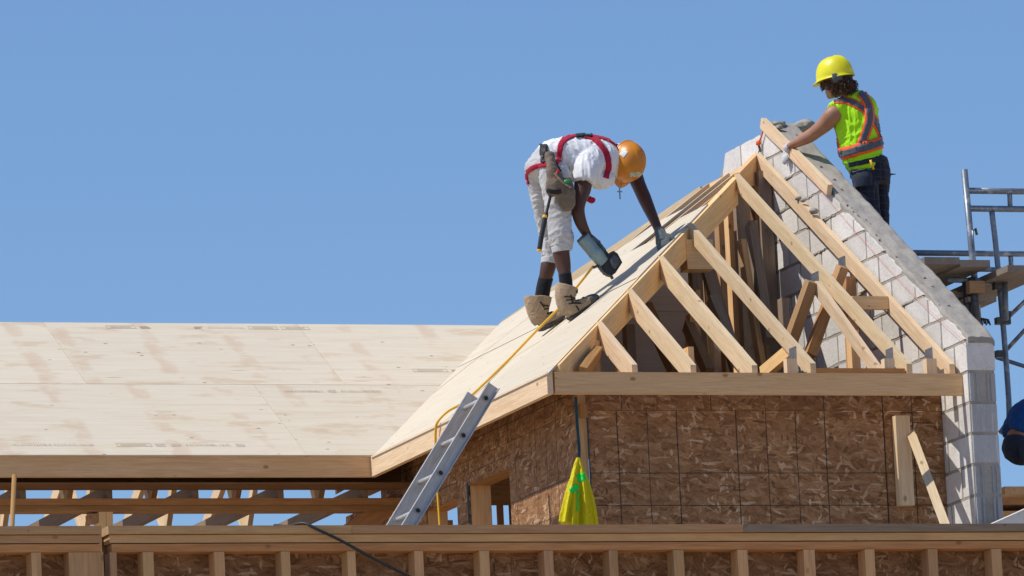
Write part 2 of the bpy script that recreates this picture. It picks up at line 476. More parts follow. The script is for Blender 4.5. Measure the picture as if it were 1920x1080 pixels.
# ground and lower storeys
g_ = mk('ground', [(-900, -60, GZ), (900, -60, GZ), (900, 1500, GZ), (-900, 1500, GZ)], [(0, 1, 2, 3)], M['ground'], None, Matrix.Translation((0, 0, GZ)))
tag(g_, 'bare sandy building ground around the houses', kind='structure')
g2 = mk('ground', [(-900, -700, GZ), (900, -700, GZ), (900, -60, GZ), (-900, -60, GZ)], [(0, 1, 2, 3)], M['ground'], None, Matrix.Translation((0, 0, GZ)))
tag(g2, 'bare sandy building ground in front of the houses', kind='structure')

# ------------------------------------------------------------------ block firewall
fw = thing('block_firewall', (W, 2, GZ), 'light grey concrete block gable wall with mortar topped slope, right of the open rafters', 'block wall')
Y0, Y1 = -0.09, 4.35
TOPA, TOPB = 0.262, 0.622            # top edge z = TOPA + TOPB*y on the near slope
def top_z(y): return TOPA + TOPB * (y + 0.0)
bt = 0.19
def rough(poly):
    out = []
    for i in range(len(poly)):
        a = Vector(poly[i]); b = Vector(poly[(i + 1) % len(poly)]); n_ = max(1, int((b - a).length / .05))
        e = (b - a).normalized(); pn = Vector((-e.y, e.x))
        for q in range(n_):
            p = a + (b - a) * q / n_ + pn * (random.uniform(-.0028, .0028) if q else random.uniform(-.001, .004)) + (e * random.uniform(0, .003) if q == 0 else e * 0)
            out.append((p.x, p.y))
    return out
def blk(poly, proud, mat, x0, x1):
    poly = rough(poly)
    P = [(x0, p[0], p[1]) for p in poly]
    prism('block', P, (x1 - x0, 0, 0), mat, fw, (0, 1, 0))
for r in range(-8, 12):
    zt = 0.0 + 0.2 * (r + 1) - 0.2; zb = zt - 0.2
    off = 0.0 if r % 2 == 0 else -0.2
    y = Y0 + off
    while y < Y1:
        a, b2 = max(y, Y0), min(y + 0.4, Y1)
        y += 0.4
        if b2 - a < 0.04: continue
        j = 0.0105
        poly = [(a + (j if a > Y0 else 0), zb + j), (b2 - j, zb + j), (b2 - j, zt - j), (a + (j if a > Y0 else 0), zt - j)]
        poly = clip(poly, (-TOPB, 1), TOPA - 0.012 + random.uniform(-.012, .006))
        if len(poly) >= 3: poly = clip(poly, (0, 1), 2.222)
        if len(poly) >= 3: poly = clip(poly, (0.545, 0.24), 0.545 * 4.0 + 0.24 * 2.222)      # raked far end
        if len(poly) < 3: continue
        ar = abs(sum(poly[i][0] * poly[(i + 1) % len(poly)][1] - poly[(i + 1) % len(poly)][0] * poly[i][1] for i in range(len(poly)))) / 2
        if ar < 0.002: continue
        pr_ = random.uniform(0, 0.0025)
        if a <= Y0 + 1e-6:
            # end blocks: grooved sash ends on some courses, plain ends on the others
            yb = b2 - j; yf = a
            if zt > 0.15:
                pass
            z0_, z1_ = zb + j, zt - j
            ztop = min(z1_, TOPA + TOPB * yf - 0.012)
            mat_e = M['block_drip_shaded'] if (zt > 0.1 or (-0.45 < zt < -0.1)) else M['block_end_shaded']
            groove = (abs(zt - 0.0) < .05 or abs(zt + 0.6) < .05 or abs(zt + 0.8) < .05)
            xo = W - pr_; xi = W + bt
            fp = [(xo, yf + .012), (xo + .012, yf)]
            if groove:
                fp += [(xo + .038, yf), (xo + .042, yf + .010), (xo + .052, yf + .010), (xo + .056, yf), (xo + .066, yf),
                       (xo + .068, yf + .032), (xo + .126, yf + .032), (xo + .128, yf), (xo + .14, yf), (xo + .144, yf + .010), (xo + .152, yf + .010), (xo + .156, yf)]
            fp += [(xi - .012, yf), (xi, yf + .012), (xi, yb), (xo, yb)]
            if len(poly) == 4 and zt < 0.2:
                P = [Vector((p[0], p[1], z0_)) for p in fp]
                o = prism('block', P, (0, 0, z1_ - z0_), mat_e, fw, (0, 1, 0))
                # faces looking left keep the lighter block; the ends carry painted shade
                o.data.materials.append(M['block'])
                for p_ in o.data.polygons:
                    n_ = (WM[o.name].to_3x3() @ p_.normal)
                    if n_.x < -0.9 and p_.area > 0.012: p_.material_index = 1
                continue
        blk(poly, pr_, M['block'], W - pr_, W + bt)
# mortar between the blocks, a little back from their faces
core = [(Y0 + .006, GZ + 7.1), (4.2, GZ + 7.1), (4.2, 1.3), (4.2, 2.0), (3.95, 2.19), (3.15, 2.19), (Y0 + .006, TOPA + TOPB * Y0 - .02)]
prism('mortar_joints', [(W + .0015, p[0], p[1]) for p in core], (bt - .008, 0, 0), M['joint'], fw)
low = prism('wall_base', [(W, Y0, GZ), (W, 4.35, GZ), (W, 4.35, GZ + 6.98), (W, Y0, GZ + 6.98)], (bt, 0, 0), M['block'], fw)
# rough mortar squeezed out of some joints
rnd = random.Random(3)
for i in range(80):
    r = rnd.randint(-4, 10); zt = 0.2 * r
    ymin = max(Y0 + .3, (zt - TOPA) / TOPB + .1); ymax = min(4.0, ymin + 3.0)
    if ymax - ymin < .3: continue
    y0 = rnd.uniform(ymin, ymax - .25); ln = rnd.uniform(.12, .38)
    pts = [Vector((W + .002, y0 + ln * k / 6, zt + rnd.uniform(-.006, .005))) for k in range(7)]
    V, F = tubev(pts, [rnd.uniform(.004, .014) for _ in pts], 6)
    mk('mortar_bead', V, F, M['joint'], fw)
# mortar cap on the slope
mb = MB(); nu, nv = 170, 14
rows = []
for i in range(nu + 1):
    t = i / nu; y = -0.098 + t * (3.16 + .098)
    row = []
    for k in range(nv + 1):
        s = k / nv
        x = W - .004 + s * (bt + .012)
        if k == 0: x += noise.noise(Vector((y * 5, 1, 0))) * .024 + noise.noise(Vector((y * 17, 1, 0))) * .016 + 0.014
        if k == nv: x += noise.noise(Vector((y * 6, 9, 0))) * .015
        z = top_z(y) + .022 + .012 * noise.noise(Vector((x * 14, y * 9, 0))) + .006 * noise.noise(Vector((x * 34, y * 16, 4))) + .002 * noise.noise(Vector((x * 80, y * 50, 8))) 
        if k == 0: z -= .022 + .02 * abs(noise.noise(Vector((y * 9, 5, 2))))
        if k == nv: z -= .02
        row.append(Vector((x, y, z)))
    rows.append(row)
V = [p for r in rows for p in r]; n0 = len(V)
F = [(i * (nv + 1) + k, i * (nv + 1) + k + 1, (i + 1) * (nv + 1) + k + 1, (i + 1) * (nv + 1) + k) for i in range(nu) for k in range(nv)]
def skirt(V, F, loop, dz):
    n = len(V)
    V += [V[i] + Vector(dz) for i in loop]
    F += [(loop[i], loop[i + 1], n + i + 1, n + i) for i in range(len(loop) - 1)]
w1_ = nv + 1
loop = [i * w1_ for i in range(nu + 1)] + [nu * w1_ + k for k in range(1, w1_)] + [i * w1_ + nv for i in range(nu - 1, -1, -1)] + [k for k in range(nv - 1, -1, -1)]
nl = len(V); V += [V[i].copy() for i in loop]                       # a crisp edge where the cap breaks off
skirt(V, F, list(range(nl, nl + len(loop))), (0, 0, -.035))
mk('mortar_cap', V, F, M['mortar'], fw, None, True)
def lump(name, c, r, mat, parent, seed=0, squash=0.7, detail=2):
    bm = bmesh.new(); bmesh.ops.create_icosphere(bm, subdivisions=detail, radius=1)
    for v in bm.verts:
        k = 1 + .35 * noise.noise(v.co * 1.7 + Vector((seed, 0, 0))) + .18 * noise.noise(v.co * 4 + Vector((0, seed, 0)))
        v.co = Vector((v.co.x, v.co.y, v.co.z * squash)) * k * r + Vector(c)
    V = [v.co.copy() for v in bm.verts]; F = [tuple(v.index for v in f.verts) for f in bm.faces]; bm.free()
    return mk(name, V, F, mat, parent, None, True)
for i in range(18):
    y = rnd.uniform(.1, 3.0); s = rnd.choice([0.01, .02, rnd.uniform(.02, .15), rnd.uniform(.02, .15)])
    lump('mortar_lump', (W + s, y, top_z(y) + .028), rnd.uniform(.006, .014), M['mortar'], fw, i, .6, 1)
lump('mortar_lump', (W + .02, 3.02, 2.185), .03, M['mortar'], fw, 3, .6)
lump('mortar_lump', (W + .06, 3.12, 2.225), .05, M['mortar'], fw, 5, .5)
pk = onY(1508, 232, 3.15)
lump('mortar_heap', (pk.x, 3.15, pk.z - .02), .085, M['mortar'], fw, 11, .55, 3)

# ------------------------------------------------------------------ wing walls (strand board on studs)
FY = 0.376      # plane of the wing's front sheathing
LX = 0.282      # plane of the wing's left sheathing
ww = thing('sheathed_wing_wall', (1.5, 1.8, GZ), 'brown strand board walls of the wing below the open front eave', 'house wall')
def sheet_front(x0, x1, z0, z1, y=FY):
    flat_box('osb_panel', x0 + .0015, x1 - .0015, y, y + .011, z0 + .0015, z1 - .0015, M['osb_h'] if z1 - z0 < .4 else M['osb'], ww)
# front: the object origin is the panel centre, so panels 1.618 wide keep the printed 0.4 m lines in step
xs = [0.352, 0.762]
for x0, x1 in ((0.352, 1.566), (1.566, 2.375), (2.375, W - .004)):
    sheet_front(x0, x1, -1.4, -.1865)
for x0, x1 in ((0.352, .83), (.83, 1.566), (1.566, 2.375), (2.375, W - .004)):
    sheet_front(x0, x1, -.1865, -.02)
# studs behind, plates, corner post seen edge-on at the left of the front
for x in (.75, 1.16, 1.565, 1.97, 2.375, 2.74):
    box('stud', x - .019, x + .019, FY + .013, FY + .15, -1.4, -.06, M['spruce_tan'], ww)
box('corner_post', LX + .013, .349, FY + .004, FY + .14, -1.4, .0, M['spruce_old'], ww)
box('corner_block', LX + .02, .351, FY - .02, FY + .003, -.235, -.15, M['spruce_brown'], ww)
box('top_plate', .36, W - .01, FY + .013, FY + .15, -.06, -.022, M['spruce_brown'], ww)
# left wall: sheathing with two openings
oY = [(1.72, 2.545), (2.80, 3.45)]; oT = [-.356, -.40]
def sheet_left(y0, y1, z0, z1):
    P = [(LX, y0 + .0015, z0 + .0015), (LX, y1 - .0015, z0 + .0015), (LX, y1 - .0015, z1 - .0015), (LX, y0 + .0015, z1 - .0015)]
    mk('osb_panel', P + [(p[0] + .011, p[1], p[2]) for p in P], BF, M['osb'], ww, frame((0, 1, 0), (1, 0, 0), (LX, y0, (z0 + z1) / 2)))
sheet_left(FY - .0, 1.72, -1.4, -.19); sheet_left(1.72, 2.545, oT[0], -.19); sheet_left(2.545, 2.80, -1.4, -.19)
sheet_left(2.80, 3.45, oT[1], -.19); sheet_left(3.45, 5.2, -1.4, -.19)
sheet_left(FY - .0, 1.3, -.19, .06); sheet_left(1.3, 2.9, -.19, .06); sheet_left(2.9, 4.4, -.19, .06)
sheet_left(1.72, 2.545, -1.4, -1.0); sheet_left(2.80, 3.45, -1.4, -1.0)
for (a_, b_), zt in zip(oY, oT):
    box('jamb', LX + .013, LX + .153, b_ + .001, b_ + .039, -1.4, zt + .1, M['spruce_tan'], ww)
    box('jamb', LX + .013, LX + .153, a_ - .039, a_ - .001, -1.4, zt + .1, M['spruce_tan'], ww)
    box('header', LX + .013, LX + .153, a_ - .038, b_ + .038, zt + .001, zt + .14, M['spruce_brown'], ww)
    box('sill', LX - .004, LX + .153, a_, b_, -1.05, -1.0, M['spruce_tan'], ww)
for y in (.8, 1.2, 3.75):
    box('stud', LX + .013, LX + .15, y - .019, y + .019, -1.4, -.06, M['spruce_tan'], ww)
box('top_plate', LX + .013, LX + .15, FY + .16, 5.1, -.0575, -.0195, M['spruce_brown'], ww)
# house-wrap tape at the corner and at the opening edge
box('edge_tape', LX - .004, LX - .0015, 2.548, 2.575, -1.4, oT[0] + .02, M['teal'], ww)
box('edge_tape', .3525, .358, FY - .004, FY - .002, -1.4, -.19, M['teal'], ww)
# lower part of the wing down to the ground
box('lower_wall', LX + .01, W - .01, FY + .01, 9.0, GZ, -1.42, M['osb_plain'], ww)
# dark header and posts further in, seen through the opening
def inner(px0, px1, py0, py1, Y, mat, nm):
    a = onY(px0, py0, Y); b = onY(px1, py1, Y)
    box(nm, a.x, b.x, Y, Y + .04, b.z, a.z, M[mat], ww)
inner(914, 990, 890, 946, 2.9, 'spruce_brown', 'inner_header')
inner(917, 926, 946, 1040, 2.91, 'spruce_shaded', 'stud'); inner(934, 948, 946, 1040, 2.92, 'spruce_brown', 'stud'); inner(957, 975, 946, 1040, 2.91, 'spruce_shaded', 'stud')
inner(838, 852, 975, 1040, 3.9, 'spruce_tan', 'stud')
# interior posts seen through the window openings
for x, y in ((1.25, 3.35),):
    box('stud', x - .019, x + .019, y - .06, y + .06, -1.4, -.1, M['spruce_brown'], ww)

# ------------------------------------------------------------------ wing roof: hip frame, half sheathed
wr = thing('wing_roof_frame', (1.4, 1.6, 0), 'half sheathed hip roof frame of new pale lumber above the brown wall', 'roof frame')
ZR = 0.016
def rafter(x0, x1, y0, y1, mat, k=K2, z0=0.0, depth=.158, name='jack_rafter', low=None):
    """runs back in y, plumb cut at both ends"""
    def z(y): return z0 + k * y
    P = [(x0, y0, z(y0)), (x0, y1, z(y1)), (x0, y1, z(y1) - depth), (x0, y0 + (0 if low is None else .0), z(y0) - depth if low is None else low)]
    if low is not None:
        yl = (low - z0 + depth) / k
        P = [(x0, y0, z(y0)), (x0, y1, z(y1)), (x0, y1, z(y1) - depth), (x0, max(yl, y0), low), (x0, y0, low)]
    return prism(name, P, (x1 - x0, 0, 0), mat, wr, (0, 1, k))
fas = box('fascia_board', -.038, 0.0, 0.0, L + .02, -.1405, -.001, M['spruce'], wr)
beam = box('front_fascia', .0135, W - .003, 0.0, .038, -.139, .0, M['spruce_tan'], wr)
jx = [.567, .962, 1.378, 1.777, 2.438, 2.7335]
for i, x in enumerate(jx):
    yt = min(x * D / A, D) - .03
    rafter(x - .019, x + .019, .041, yt, M['spruce'], K2, (.044 if i > 2 else .03), (.108 if i > 2 else .145), 'jack_rafter')
# hip rafter, plumb, from the corner to the peak
hd = Vector((A, D, H)); hl = Vector((A, D, 0)).normalized(); side = Vector((hl.y, -hl.x, 0)) * .019
def hip_poly(s0, s1, dep, dz=.0):
    a = hd * s0 + Vector((0, 0, dz)); b = hd * s1 + Vector((0, 0, dz))
    return [a, b, b - Vector((0, 0, dep)), a - Vector((0, 0, dep))]
prism('hip_rafter', [p - side for p in hip_poly(.02, .893, .185, .012)], side * 2, M['spruce_tan'], wr, hd)
prism('hip_rafter', [p - side + side * .4 for p in hip_poly(.9, .995, .2, .03)], side * 2, M['spruce_tan'], wr, hd)
# ridge board along the block wall and common rafters of the left slope
box('ridge_board', A - .03, A + .008, D + .02, 4.25, H - .17, H - .03, M['spruce_tan'], wr)
for y in (3.36, 3.72, 4.12, 4.5):
    xt = A - .035 if y < 4.3 else A - (y - 4.3) * 1.2 - .035
    def zl(x): return K1 * x - .002
    P = [(.0, y, zl(.0)), (xt, y, zl(xt)), (xt, y, zl(xt) - .17), (.18, y, zl(.18) - .17), (.0, y, -.13)]
    prism('common_rafter', P, (0, .038, 0), M['spruce'], wr, (1, 0, K1))
for y in (.9, 1.3, 1.7, 2.1, 2.5, 2.9):
    xt = y * A / D - .04
    P = [(.0, y, zl(.0)), (xt, y, zl(xt)), (xt, y, zl(xt) - .15), (.18, y, zl(.18) - .17), (.0, y, -.13)]
    prism('common_rafter', P, (0, .038, 0), M['spruce_tan'], wr, (1, 0, K1))
# back hip
pA = Vector((A - .02, 4.3, H)); pB = Vector((1.72, 5.83, 1.275))
lumber('hip_rafter', pA + Vector((0, 0, -.02)), pB + Vector((0, 0, .02)), .038, .06, M['spruce'], wr)
# left-slope plywood, sheets with small gaps; plan polygons cut at the hip, the valley and the open top
def left_sheet(poly, lift=0.002, mat='plywood_new'):
    nrm = Vector((-K1, 0, 1)).normalized()
    P = [Vector((x, y, K1 * x)) + nrm * lift for x, y in poly]
    n = len(P)
    V = P + [p + nrm * .0125 for p in P]
    F = [tuple(range(n)), tuple(range(2 * n - 1, n - 1, -1))] + [(i, (i + 1) % n, n + (i + 1) % n, n + i) for i in range(n)]
    c = sum(P, Vector()) / n
    return mk('plywood_sheet', V, F, M[mat], wr, frame((0, 1, 0), nrm, c))
def left_region(x0, x1, y0, y1):
    g = .002
    p = [(x0 + g, y0 + g), (x1 - g, y0 + g), (x1 - g, y1 - g), (x0 + g, y1 - g)]
    p = clip(p, (D / A, -1), 0.010)                                   # in front of the hip nothing
    k = (5.818 - L) / 1.708
    p = clip(p, (-k, 1), L - .01)                                       # valley
    p = clip(p, (1.55, .72), 1.55 * 1.708 + .72 * 5.818 - .02)       # open upper back edge
    return p
RX = 1.115
for x0, x1, ys, li in ((-.04, RX, (-.06, 2.15, 4.6, 6.2), .002), (RX, 2.06, (1.0, 3.02), .006), (RX, 1.86, (3.02, 4.6, 6.2), .004)):
    for y0, y1 in zip(ys, ys[1:]):
        p = left_region(x0, x1, y0, y1)
        if len(p) >= 3: left_sheet(p, li + random.uniform(0, .002))
# a strip of sheet further up, behind the open rafter
left_sheet([(1.86, 3.5), (2.28, 3.5), (2.28, 4.05), (1.86, 4.6)], .003, 'plywood_new')

# pieces inside the frame, set where the photograph shows them
# web members
def web(p0, p1, Y0_, Y1_, mat, t=.038, h=.085, name='web'):
    a = onY(p0[0], p0[1], Y0_); b = onY(p1[0], p1[1], Y1_)
    return lumber(name, a, b, h, t, mat, wr, (1, 0, 0), 'center')
def post(px0, px1, pyt, Y, mat, zb=-.05, d=.085, name='post', lean=0.0):
    a = onY(px0, pyt, Y); b = onY(px1, pyt, Y)
    w = (b - a).length
    c = (a + b) / 2
    base = Vector((c.x + lean, Y, zb))
    return lumber(name, (c.x, Y, c.z), base, d, w, mat, wr, (1, 0, 0), 'center')
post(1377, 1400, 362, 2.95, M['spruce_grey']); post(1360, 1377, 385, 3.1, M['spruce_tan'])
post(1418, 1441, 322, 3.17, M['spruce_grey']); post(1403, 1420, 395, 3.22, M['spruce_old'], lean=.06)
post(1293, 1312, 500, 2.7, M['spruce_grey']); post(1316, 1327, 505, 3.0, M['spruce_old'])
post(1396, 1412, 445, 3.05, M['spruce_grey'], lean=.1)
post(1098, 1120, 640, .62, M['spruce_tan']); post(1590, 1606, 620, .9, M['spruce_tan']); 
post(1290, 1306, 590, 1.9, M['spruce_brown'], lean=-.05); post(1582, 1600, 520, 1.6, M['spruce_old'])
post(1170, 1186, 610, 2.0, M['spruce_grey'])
post(1342, 1352, 400, 3.0, M['spruce_old']); post(1408, 1416, 350, 3.0, M['spruce_shaded']); post(1448, 1458, 380, 3.25, M['spruce_grey'], lean=.03)
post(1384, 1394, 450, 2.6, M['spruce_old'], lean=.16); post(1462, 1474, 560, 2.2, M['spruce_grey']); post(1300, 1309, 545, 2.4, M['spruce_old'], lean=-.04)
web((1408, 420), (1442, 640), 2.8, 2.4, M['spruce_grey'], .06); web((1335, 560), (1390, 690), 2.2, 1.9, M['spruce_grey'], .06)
web((1210, 575), (1268, 700), 1.9, 1.5, M['spruce_shaded'], .07); web((1290, 610), (1330, 700), 1.9, 1.5, M['spruce_shaded'], .06)
a = onY(1324, 495, 2.4); b = onY(1362, 625, 2.4)
lumber('brace', a, a + (b - a) * 1.55, .06, .085, M['spruce_grey'], wr, (1, 0, 0), 'center')
# block under the hip where two rafters meet
a = onY(1281, 480, 2.1); b = onY(1331, 480, 2.1)
lumber('ridge_block', a, b, .14, .2, M['spruce_tan'], wr, (0, 0, 1), 'center')
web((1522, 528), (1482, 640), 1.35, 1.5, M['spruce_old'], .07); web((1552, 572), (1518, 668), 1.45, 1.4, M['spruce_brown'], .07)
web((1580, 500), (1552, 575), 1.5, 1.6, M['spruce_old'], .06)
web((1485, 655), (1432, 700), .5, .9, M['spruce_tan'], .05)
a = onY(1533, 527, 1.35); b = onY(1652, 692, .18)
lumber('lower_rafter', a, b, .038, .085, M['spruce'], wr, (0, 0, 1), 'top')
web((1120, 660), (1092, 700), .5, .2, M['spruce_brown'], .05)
# blocking between the last rafters and a dark ledger behind the front fascia
a = onY(1602, 555, 1.0)
box('blocking', 2.4595, 2.7125, 1.0, 1.04, a.z - .085, a.z, M['spruce_tan'], wr)
box('ledger', 1.80, 2.41, .05, .075, .008, .04, M['spruce_brown'], wr)
for px, Y in ((1475, .12), (1658, .12), (1737, .14)):
    p = onY(px, 672, Y)
    box('cut_block', p.x, p.x + .07, Y, Y + .06, -.02, p.z, M['spruce'], wr, 'z')
for px, Y in ((1160, .15), (1290, .2), (1383, .2)):
    p = onY(px, 650, Y + .3); box('stud', p.x, p.x + .038, Y + .3, Y + .39, -.1, p.z, M['spruce_tan'], wr)
# toothed nail plates on the left faces of the rafters
def nail_plate(px, py, X, w=.115, h=.075):
    p = onX(px, py, X)
    mb = MB(); mb.add([(X - .003, p.y - w / 2, p.z - h / 2), (X, p.y - w / 2, p.z - h / 2), (X, p.y + w / 2, p.z - h / 2), (X - .003, p.y + w / 2, p.z - h / 2),
                       (X - .003, p.y - w / 2, p.z + h / 2), (X, p.y - w / 2, p.z + h / 2), (X, p.y + w / 2, p.z + h / 2), (X - .003, p.y + w / 2, p.z + h / 2)], BF)
    for i in range(8):
        for k in range(6):
            y = p.y - w / 2 + (i + .5) * w / 8; z = p.z - h / 2 + (k + .5) * h / 6
            mb.add(boxv(X - .006, X - .0025, y - .004, y + .004, z - .005, z + .005), BF)
    o = mb.build('nail_plate', M['plate'], wr)
for px, py, X in ((1579, 492, jx[5] - .02), (1529, 521, jx[4] - .02), (1487, 662, jx[3] - .02), (1668, 664, jx[4] - .02), (1742, 664, jx[5] - .02)):
    nail_plate(px, py, X)
# grey panel leaning inside the frame, two sheets with a joint
pn = thing('grey_sheet', (2.2, 3.5, -.2), 'dull grey sheathing sheets standing behind the rafters in the roof frame', 'sheathing')
def pan(z0, z1):
    k = .2
    y = lambda z: 3.05 + k * (z + .1)
    zc = K1 * 1.1 - .2
    P = [Vector((1.1, y(z0), z0)), Vector((2.585, y(z0), z0)), Vector((2.585, y(z1), z1)), Vector(((z1 + .2) / K1, y(z1), z1)), Vector((1.1, y(zc), zc))]
    n_ = Vector((0, 1, -k)).normalized() * .012
    mk('sheet', P + [p + n_ for p in P], [(0, 1, 2, 3, 4), (9, 8, 7, 6, 5)] + [(i, (i + 1) % 5, 5 + (i + 1) % 5, 5 + i) for i in range(5)], M['panel_grey'], pn, frame((1, 0, 0), (0, -1, k), (2.1, y(z0), (z0 + z1) / 2)))
zs = onY(1290, 585, 3.27).z
def under_left(z): return z
pan(-.1, zs - .003)
# upper sheet trimmed to stay below the left slope
k = .2
def yk(z): return 3.05 + k * (z + .1)
xr = 2.585; zt_ = K1 * xr - .2
P = [(1.62, yk(zs), zs), (xr, yk(zs), zs), (xr, yk(zt_), zt_), ((zs + .2) / K1 + .0, yk(zs + .0), zs + .0)]
P = [Vector(p) for p in P[1:]] if (zs + .2) / K1 > 1.62 else [Vector(p) for p in P]
n_ = Vector((0, 1, -k)).normalized() * .012
nn = len(P)
mk('sheet', P + [p + n_ for p in P], [tuple(range(nn)), tuple(range(2 * nn - 1, nn - 1, -1))] + [(i, (i + 1) % nn, nn + (i + 1) % nn, nn + i) for i in range(nn)],
   M['panel_grey'], pn, frame((1, 0, 0), (0, -1, k), (2.1, yk(zs), zs + .3)))

# ------------------------------------------------------------------ main roof on the left
mr = thing('main_roof', (-1.5, 5.5, 0), 'low pale plywood roof with horizontal sheets and tan fascia, left of the wing', 'roof')
XL = -5.2
def main_sheet(poly, lift):
    nrm = Vector((0, -KM, 1)).normalized()
    P = [Vector((x, y, KM * (y - L))) + nrm * lift for x, y in poly]
    n = len(P); V = P + [p + nrm * .0125 for p in P]
    F = [tuple(range(n)), tuple(range(2 * n - 1, n - 1, -1))] + [(i, (i + 1) % n, n + (i + 1) % n, n + i) for i in range(n)]
    return mk('plywood_sheet', V, F, M['plywood'], mr, frame((1, 0, 0), nrm, sum(P, Vector()) / n))
YS = L + 1.125
vk = 1.708 / (5.818 - L)
for (ya, yb), seams in (((L - .012, YS), (XL, -2.93, -.49, 3)), ((YS, RIDGE_Y), (XL, -4.12, -1.68, .17, 3))):
    for xa, xb in zip(seams, seams[1:]):
        p = [(xa + .002, ya + .0015), (xb - .002, ya + .0015), (xb - .002, yb - .0015), (xa + .002, yb - .0015)]
        p = clip(p, (1, -vk), -vk * L + .012)
        if len(p) >= 3: main_sheet(p, random.uniform(.002, .004))
box('fascia_board', XL, -.0395, L, L + .038, -.1395, -.003, M['spruce_tan'], mr)
box('soffit_board', XL, .27, L + .039, 3.92, -.182, -.170, M['spruce_shaded'], mr)  # eave shade is in the wood colour
box('blocking', XL, .27, 3.90, 3.928, -.185, .06, M['spruce_shaded'], mr)
# faint printed marks along the sheets
def stamp_row(x0, x1, yc, seed):
    rs = random.Random(seed); mb = MB(); nrm = Vector((0, -KM, 1)).normalized(); sl_ = Vector((0, 1, KM)).normalized()
    def q(x, u, w, h):
        c = Vector((x, yc, KM * (yc - L))) + nrm * .0185 + sl_ * u
        P = [c, c + Vector((w, 0, 0)), c + Vector((w, 0, 0)) + sl_ * h, c + sl_ * h]
        mb.add(P + [p + nrm * .0006 for p in P], BF)
    x = x0
    while x < x1:
        kind = rs.choice('bstn')
        if kind == 'b':
            w = rs.uniform(.2, .3)
            q(x, 0, w, .004); q(x, .05, w, .003); q(x, 0, .004, .05); q(x + w, 0, .004, .05)
            for k in range(2): q(x + .03, .016 + k * .016, w - .06, .0025)
        elif kind == 's':
            w = rs.uniform(.18, .34); u = x
            while u < x + w:
                q(u, rs.uniform(.004, .012), rs.uniform(.003, .007), rs.uniform(.022, .038)); u += rs.uniform(.009, .018)
        elif kind == 't':
            w = rs.uniform(.05, .09)
            for k in range(4): q(x + rs.uniform(0, .01), k * .012, w * rs.uniform(.6, 1), .005)
        else: w = rs.uniform(.05, .3)
        x += w + .03
    mb.build('printed_mark', M['stamp'], mr)
stamp_row(-2.5, -.75, L + .12, 1); stamp_row(-1.25, .05, YS + .93, 2); stamp_row(-.3, .2, YS - .13, 3); stamp_row(.75, 1.15, YS + .22, 6)
# trusses at 0.6 m, seen from below through the open soffit
rt = random.Random(12)
ts_ = []
x = XL + .3
for i in range(10):
    X = -4.78 + .6 * i
    if X > 0.15: break
    t = bpy.data.objects.new('roof_truss', None); t.location = (X, RIDGE_Y, -.2); WM[t.name] = Matrix.Translation((X, RIDGE_Y, -.2)); link(t, mr)
    zb = -.232
    def part(nm, p0, p1, t_=.038, h_=.09, anchor='top', mat=None):
        lumber(nm, p0, p1, t_, h_, mat or M['spruce_old'], t, (0, 0, 1), anchor)
    part('bottom_chord', (X, 3.935, zb + .088), (X, 9.6, zb + .088), .038, .093, 'top', M['spruce_grey'])
    part('top_chord', (X, L + .04, -.004 + KM * .04), (X, RIDGE_Y - .01, KM * (RIDGE_Y - L) - .006), .038, .11)
    part('top_chord', (X, RIDGE_Y + .01, KM * (RIDGE_Y - L) - .006), (X, 8.6, KM * (RIDGE_Y * 2 - 8.6 - L)), .038, .11, 'top', M['spruce'])
    pk_ = KM * (RIDGE_Y - L) - .15
    part('web', (X, RIDGE_Y - .05, pk_), (X, 5.0, zb + .1), .038, .07, 'center', M['spruce'])
    part('web', (X, RIDGE_Y + .05, pk_), (X, 6.7, zb + .1), .038, .07, 'center', M['spruce'])
    part('web', (X, 4.55, .40), (X, 5.0, zb + .1), .038, .07, 'center', M['spruce_old'])
    part('web', (X, 7.1, .35), (X, 6.65, zb + .1), .038, .07, 'center', M['spruce'])
# ------------------------------------------------------------------ main wall top under that roof
mw = thing('main_wall_frame', (-1.5, 3.98, GZ), 'brown double top plate and post under the left roof eave', 'wall frame')
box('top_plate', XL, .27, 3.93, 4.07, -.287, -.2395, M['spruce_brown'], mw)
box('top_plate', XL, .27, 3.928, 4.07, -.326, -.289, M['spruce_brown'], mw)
a = onY(186, 975, 3.94); b = onY(212, 975, 3.94)
box('stud', a.x, (a.x + b.x) / 2 - .001, 3.94, 4.07, -2.6, -.328, M['spruce_tan'], mw)
box('stud', (a.x + b.x) / 2 + .001, b.x, 3.94, 4.07, -2.6, -.328, M['spruce_tan'], mw)
box('cripple_block', a.x - .06, a.x - .002, 3.95, 4.06, -.40, -.34, M['spruce_old'], mw)
for x_ in (-4.3, -3.1, .22):
    box('stud', x_, x_ + .038, 3.94, 4.07, -2.6, -.328, M['spruce_tan'], mw)
lumber('brace', (-.2, 4.0, -.46), (.24, 4.0, -.2), .04, .12, M['spruce_brown'], mw)
box('lower_wall', XL, .27, 3.93, 9.5, GZ, -2.6, M['osb_plain'], mw)

# unseen deck added between the walls to bounce sunlight up at the wing
dk = box('bounce_deck', -.6, 5.5, -3.36, 3.9, -3.99, -3.95, M['plywood'], None, 'x')
tag(dk, 'unseen plywood deck added between the stud walls to bounce sunlight upward', kind='structure')
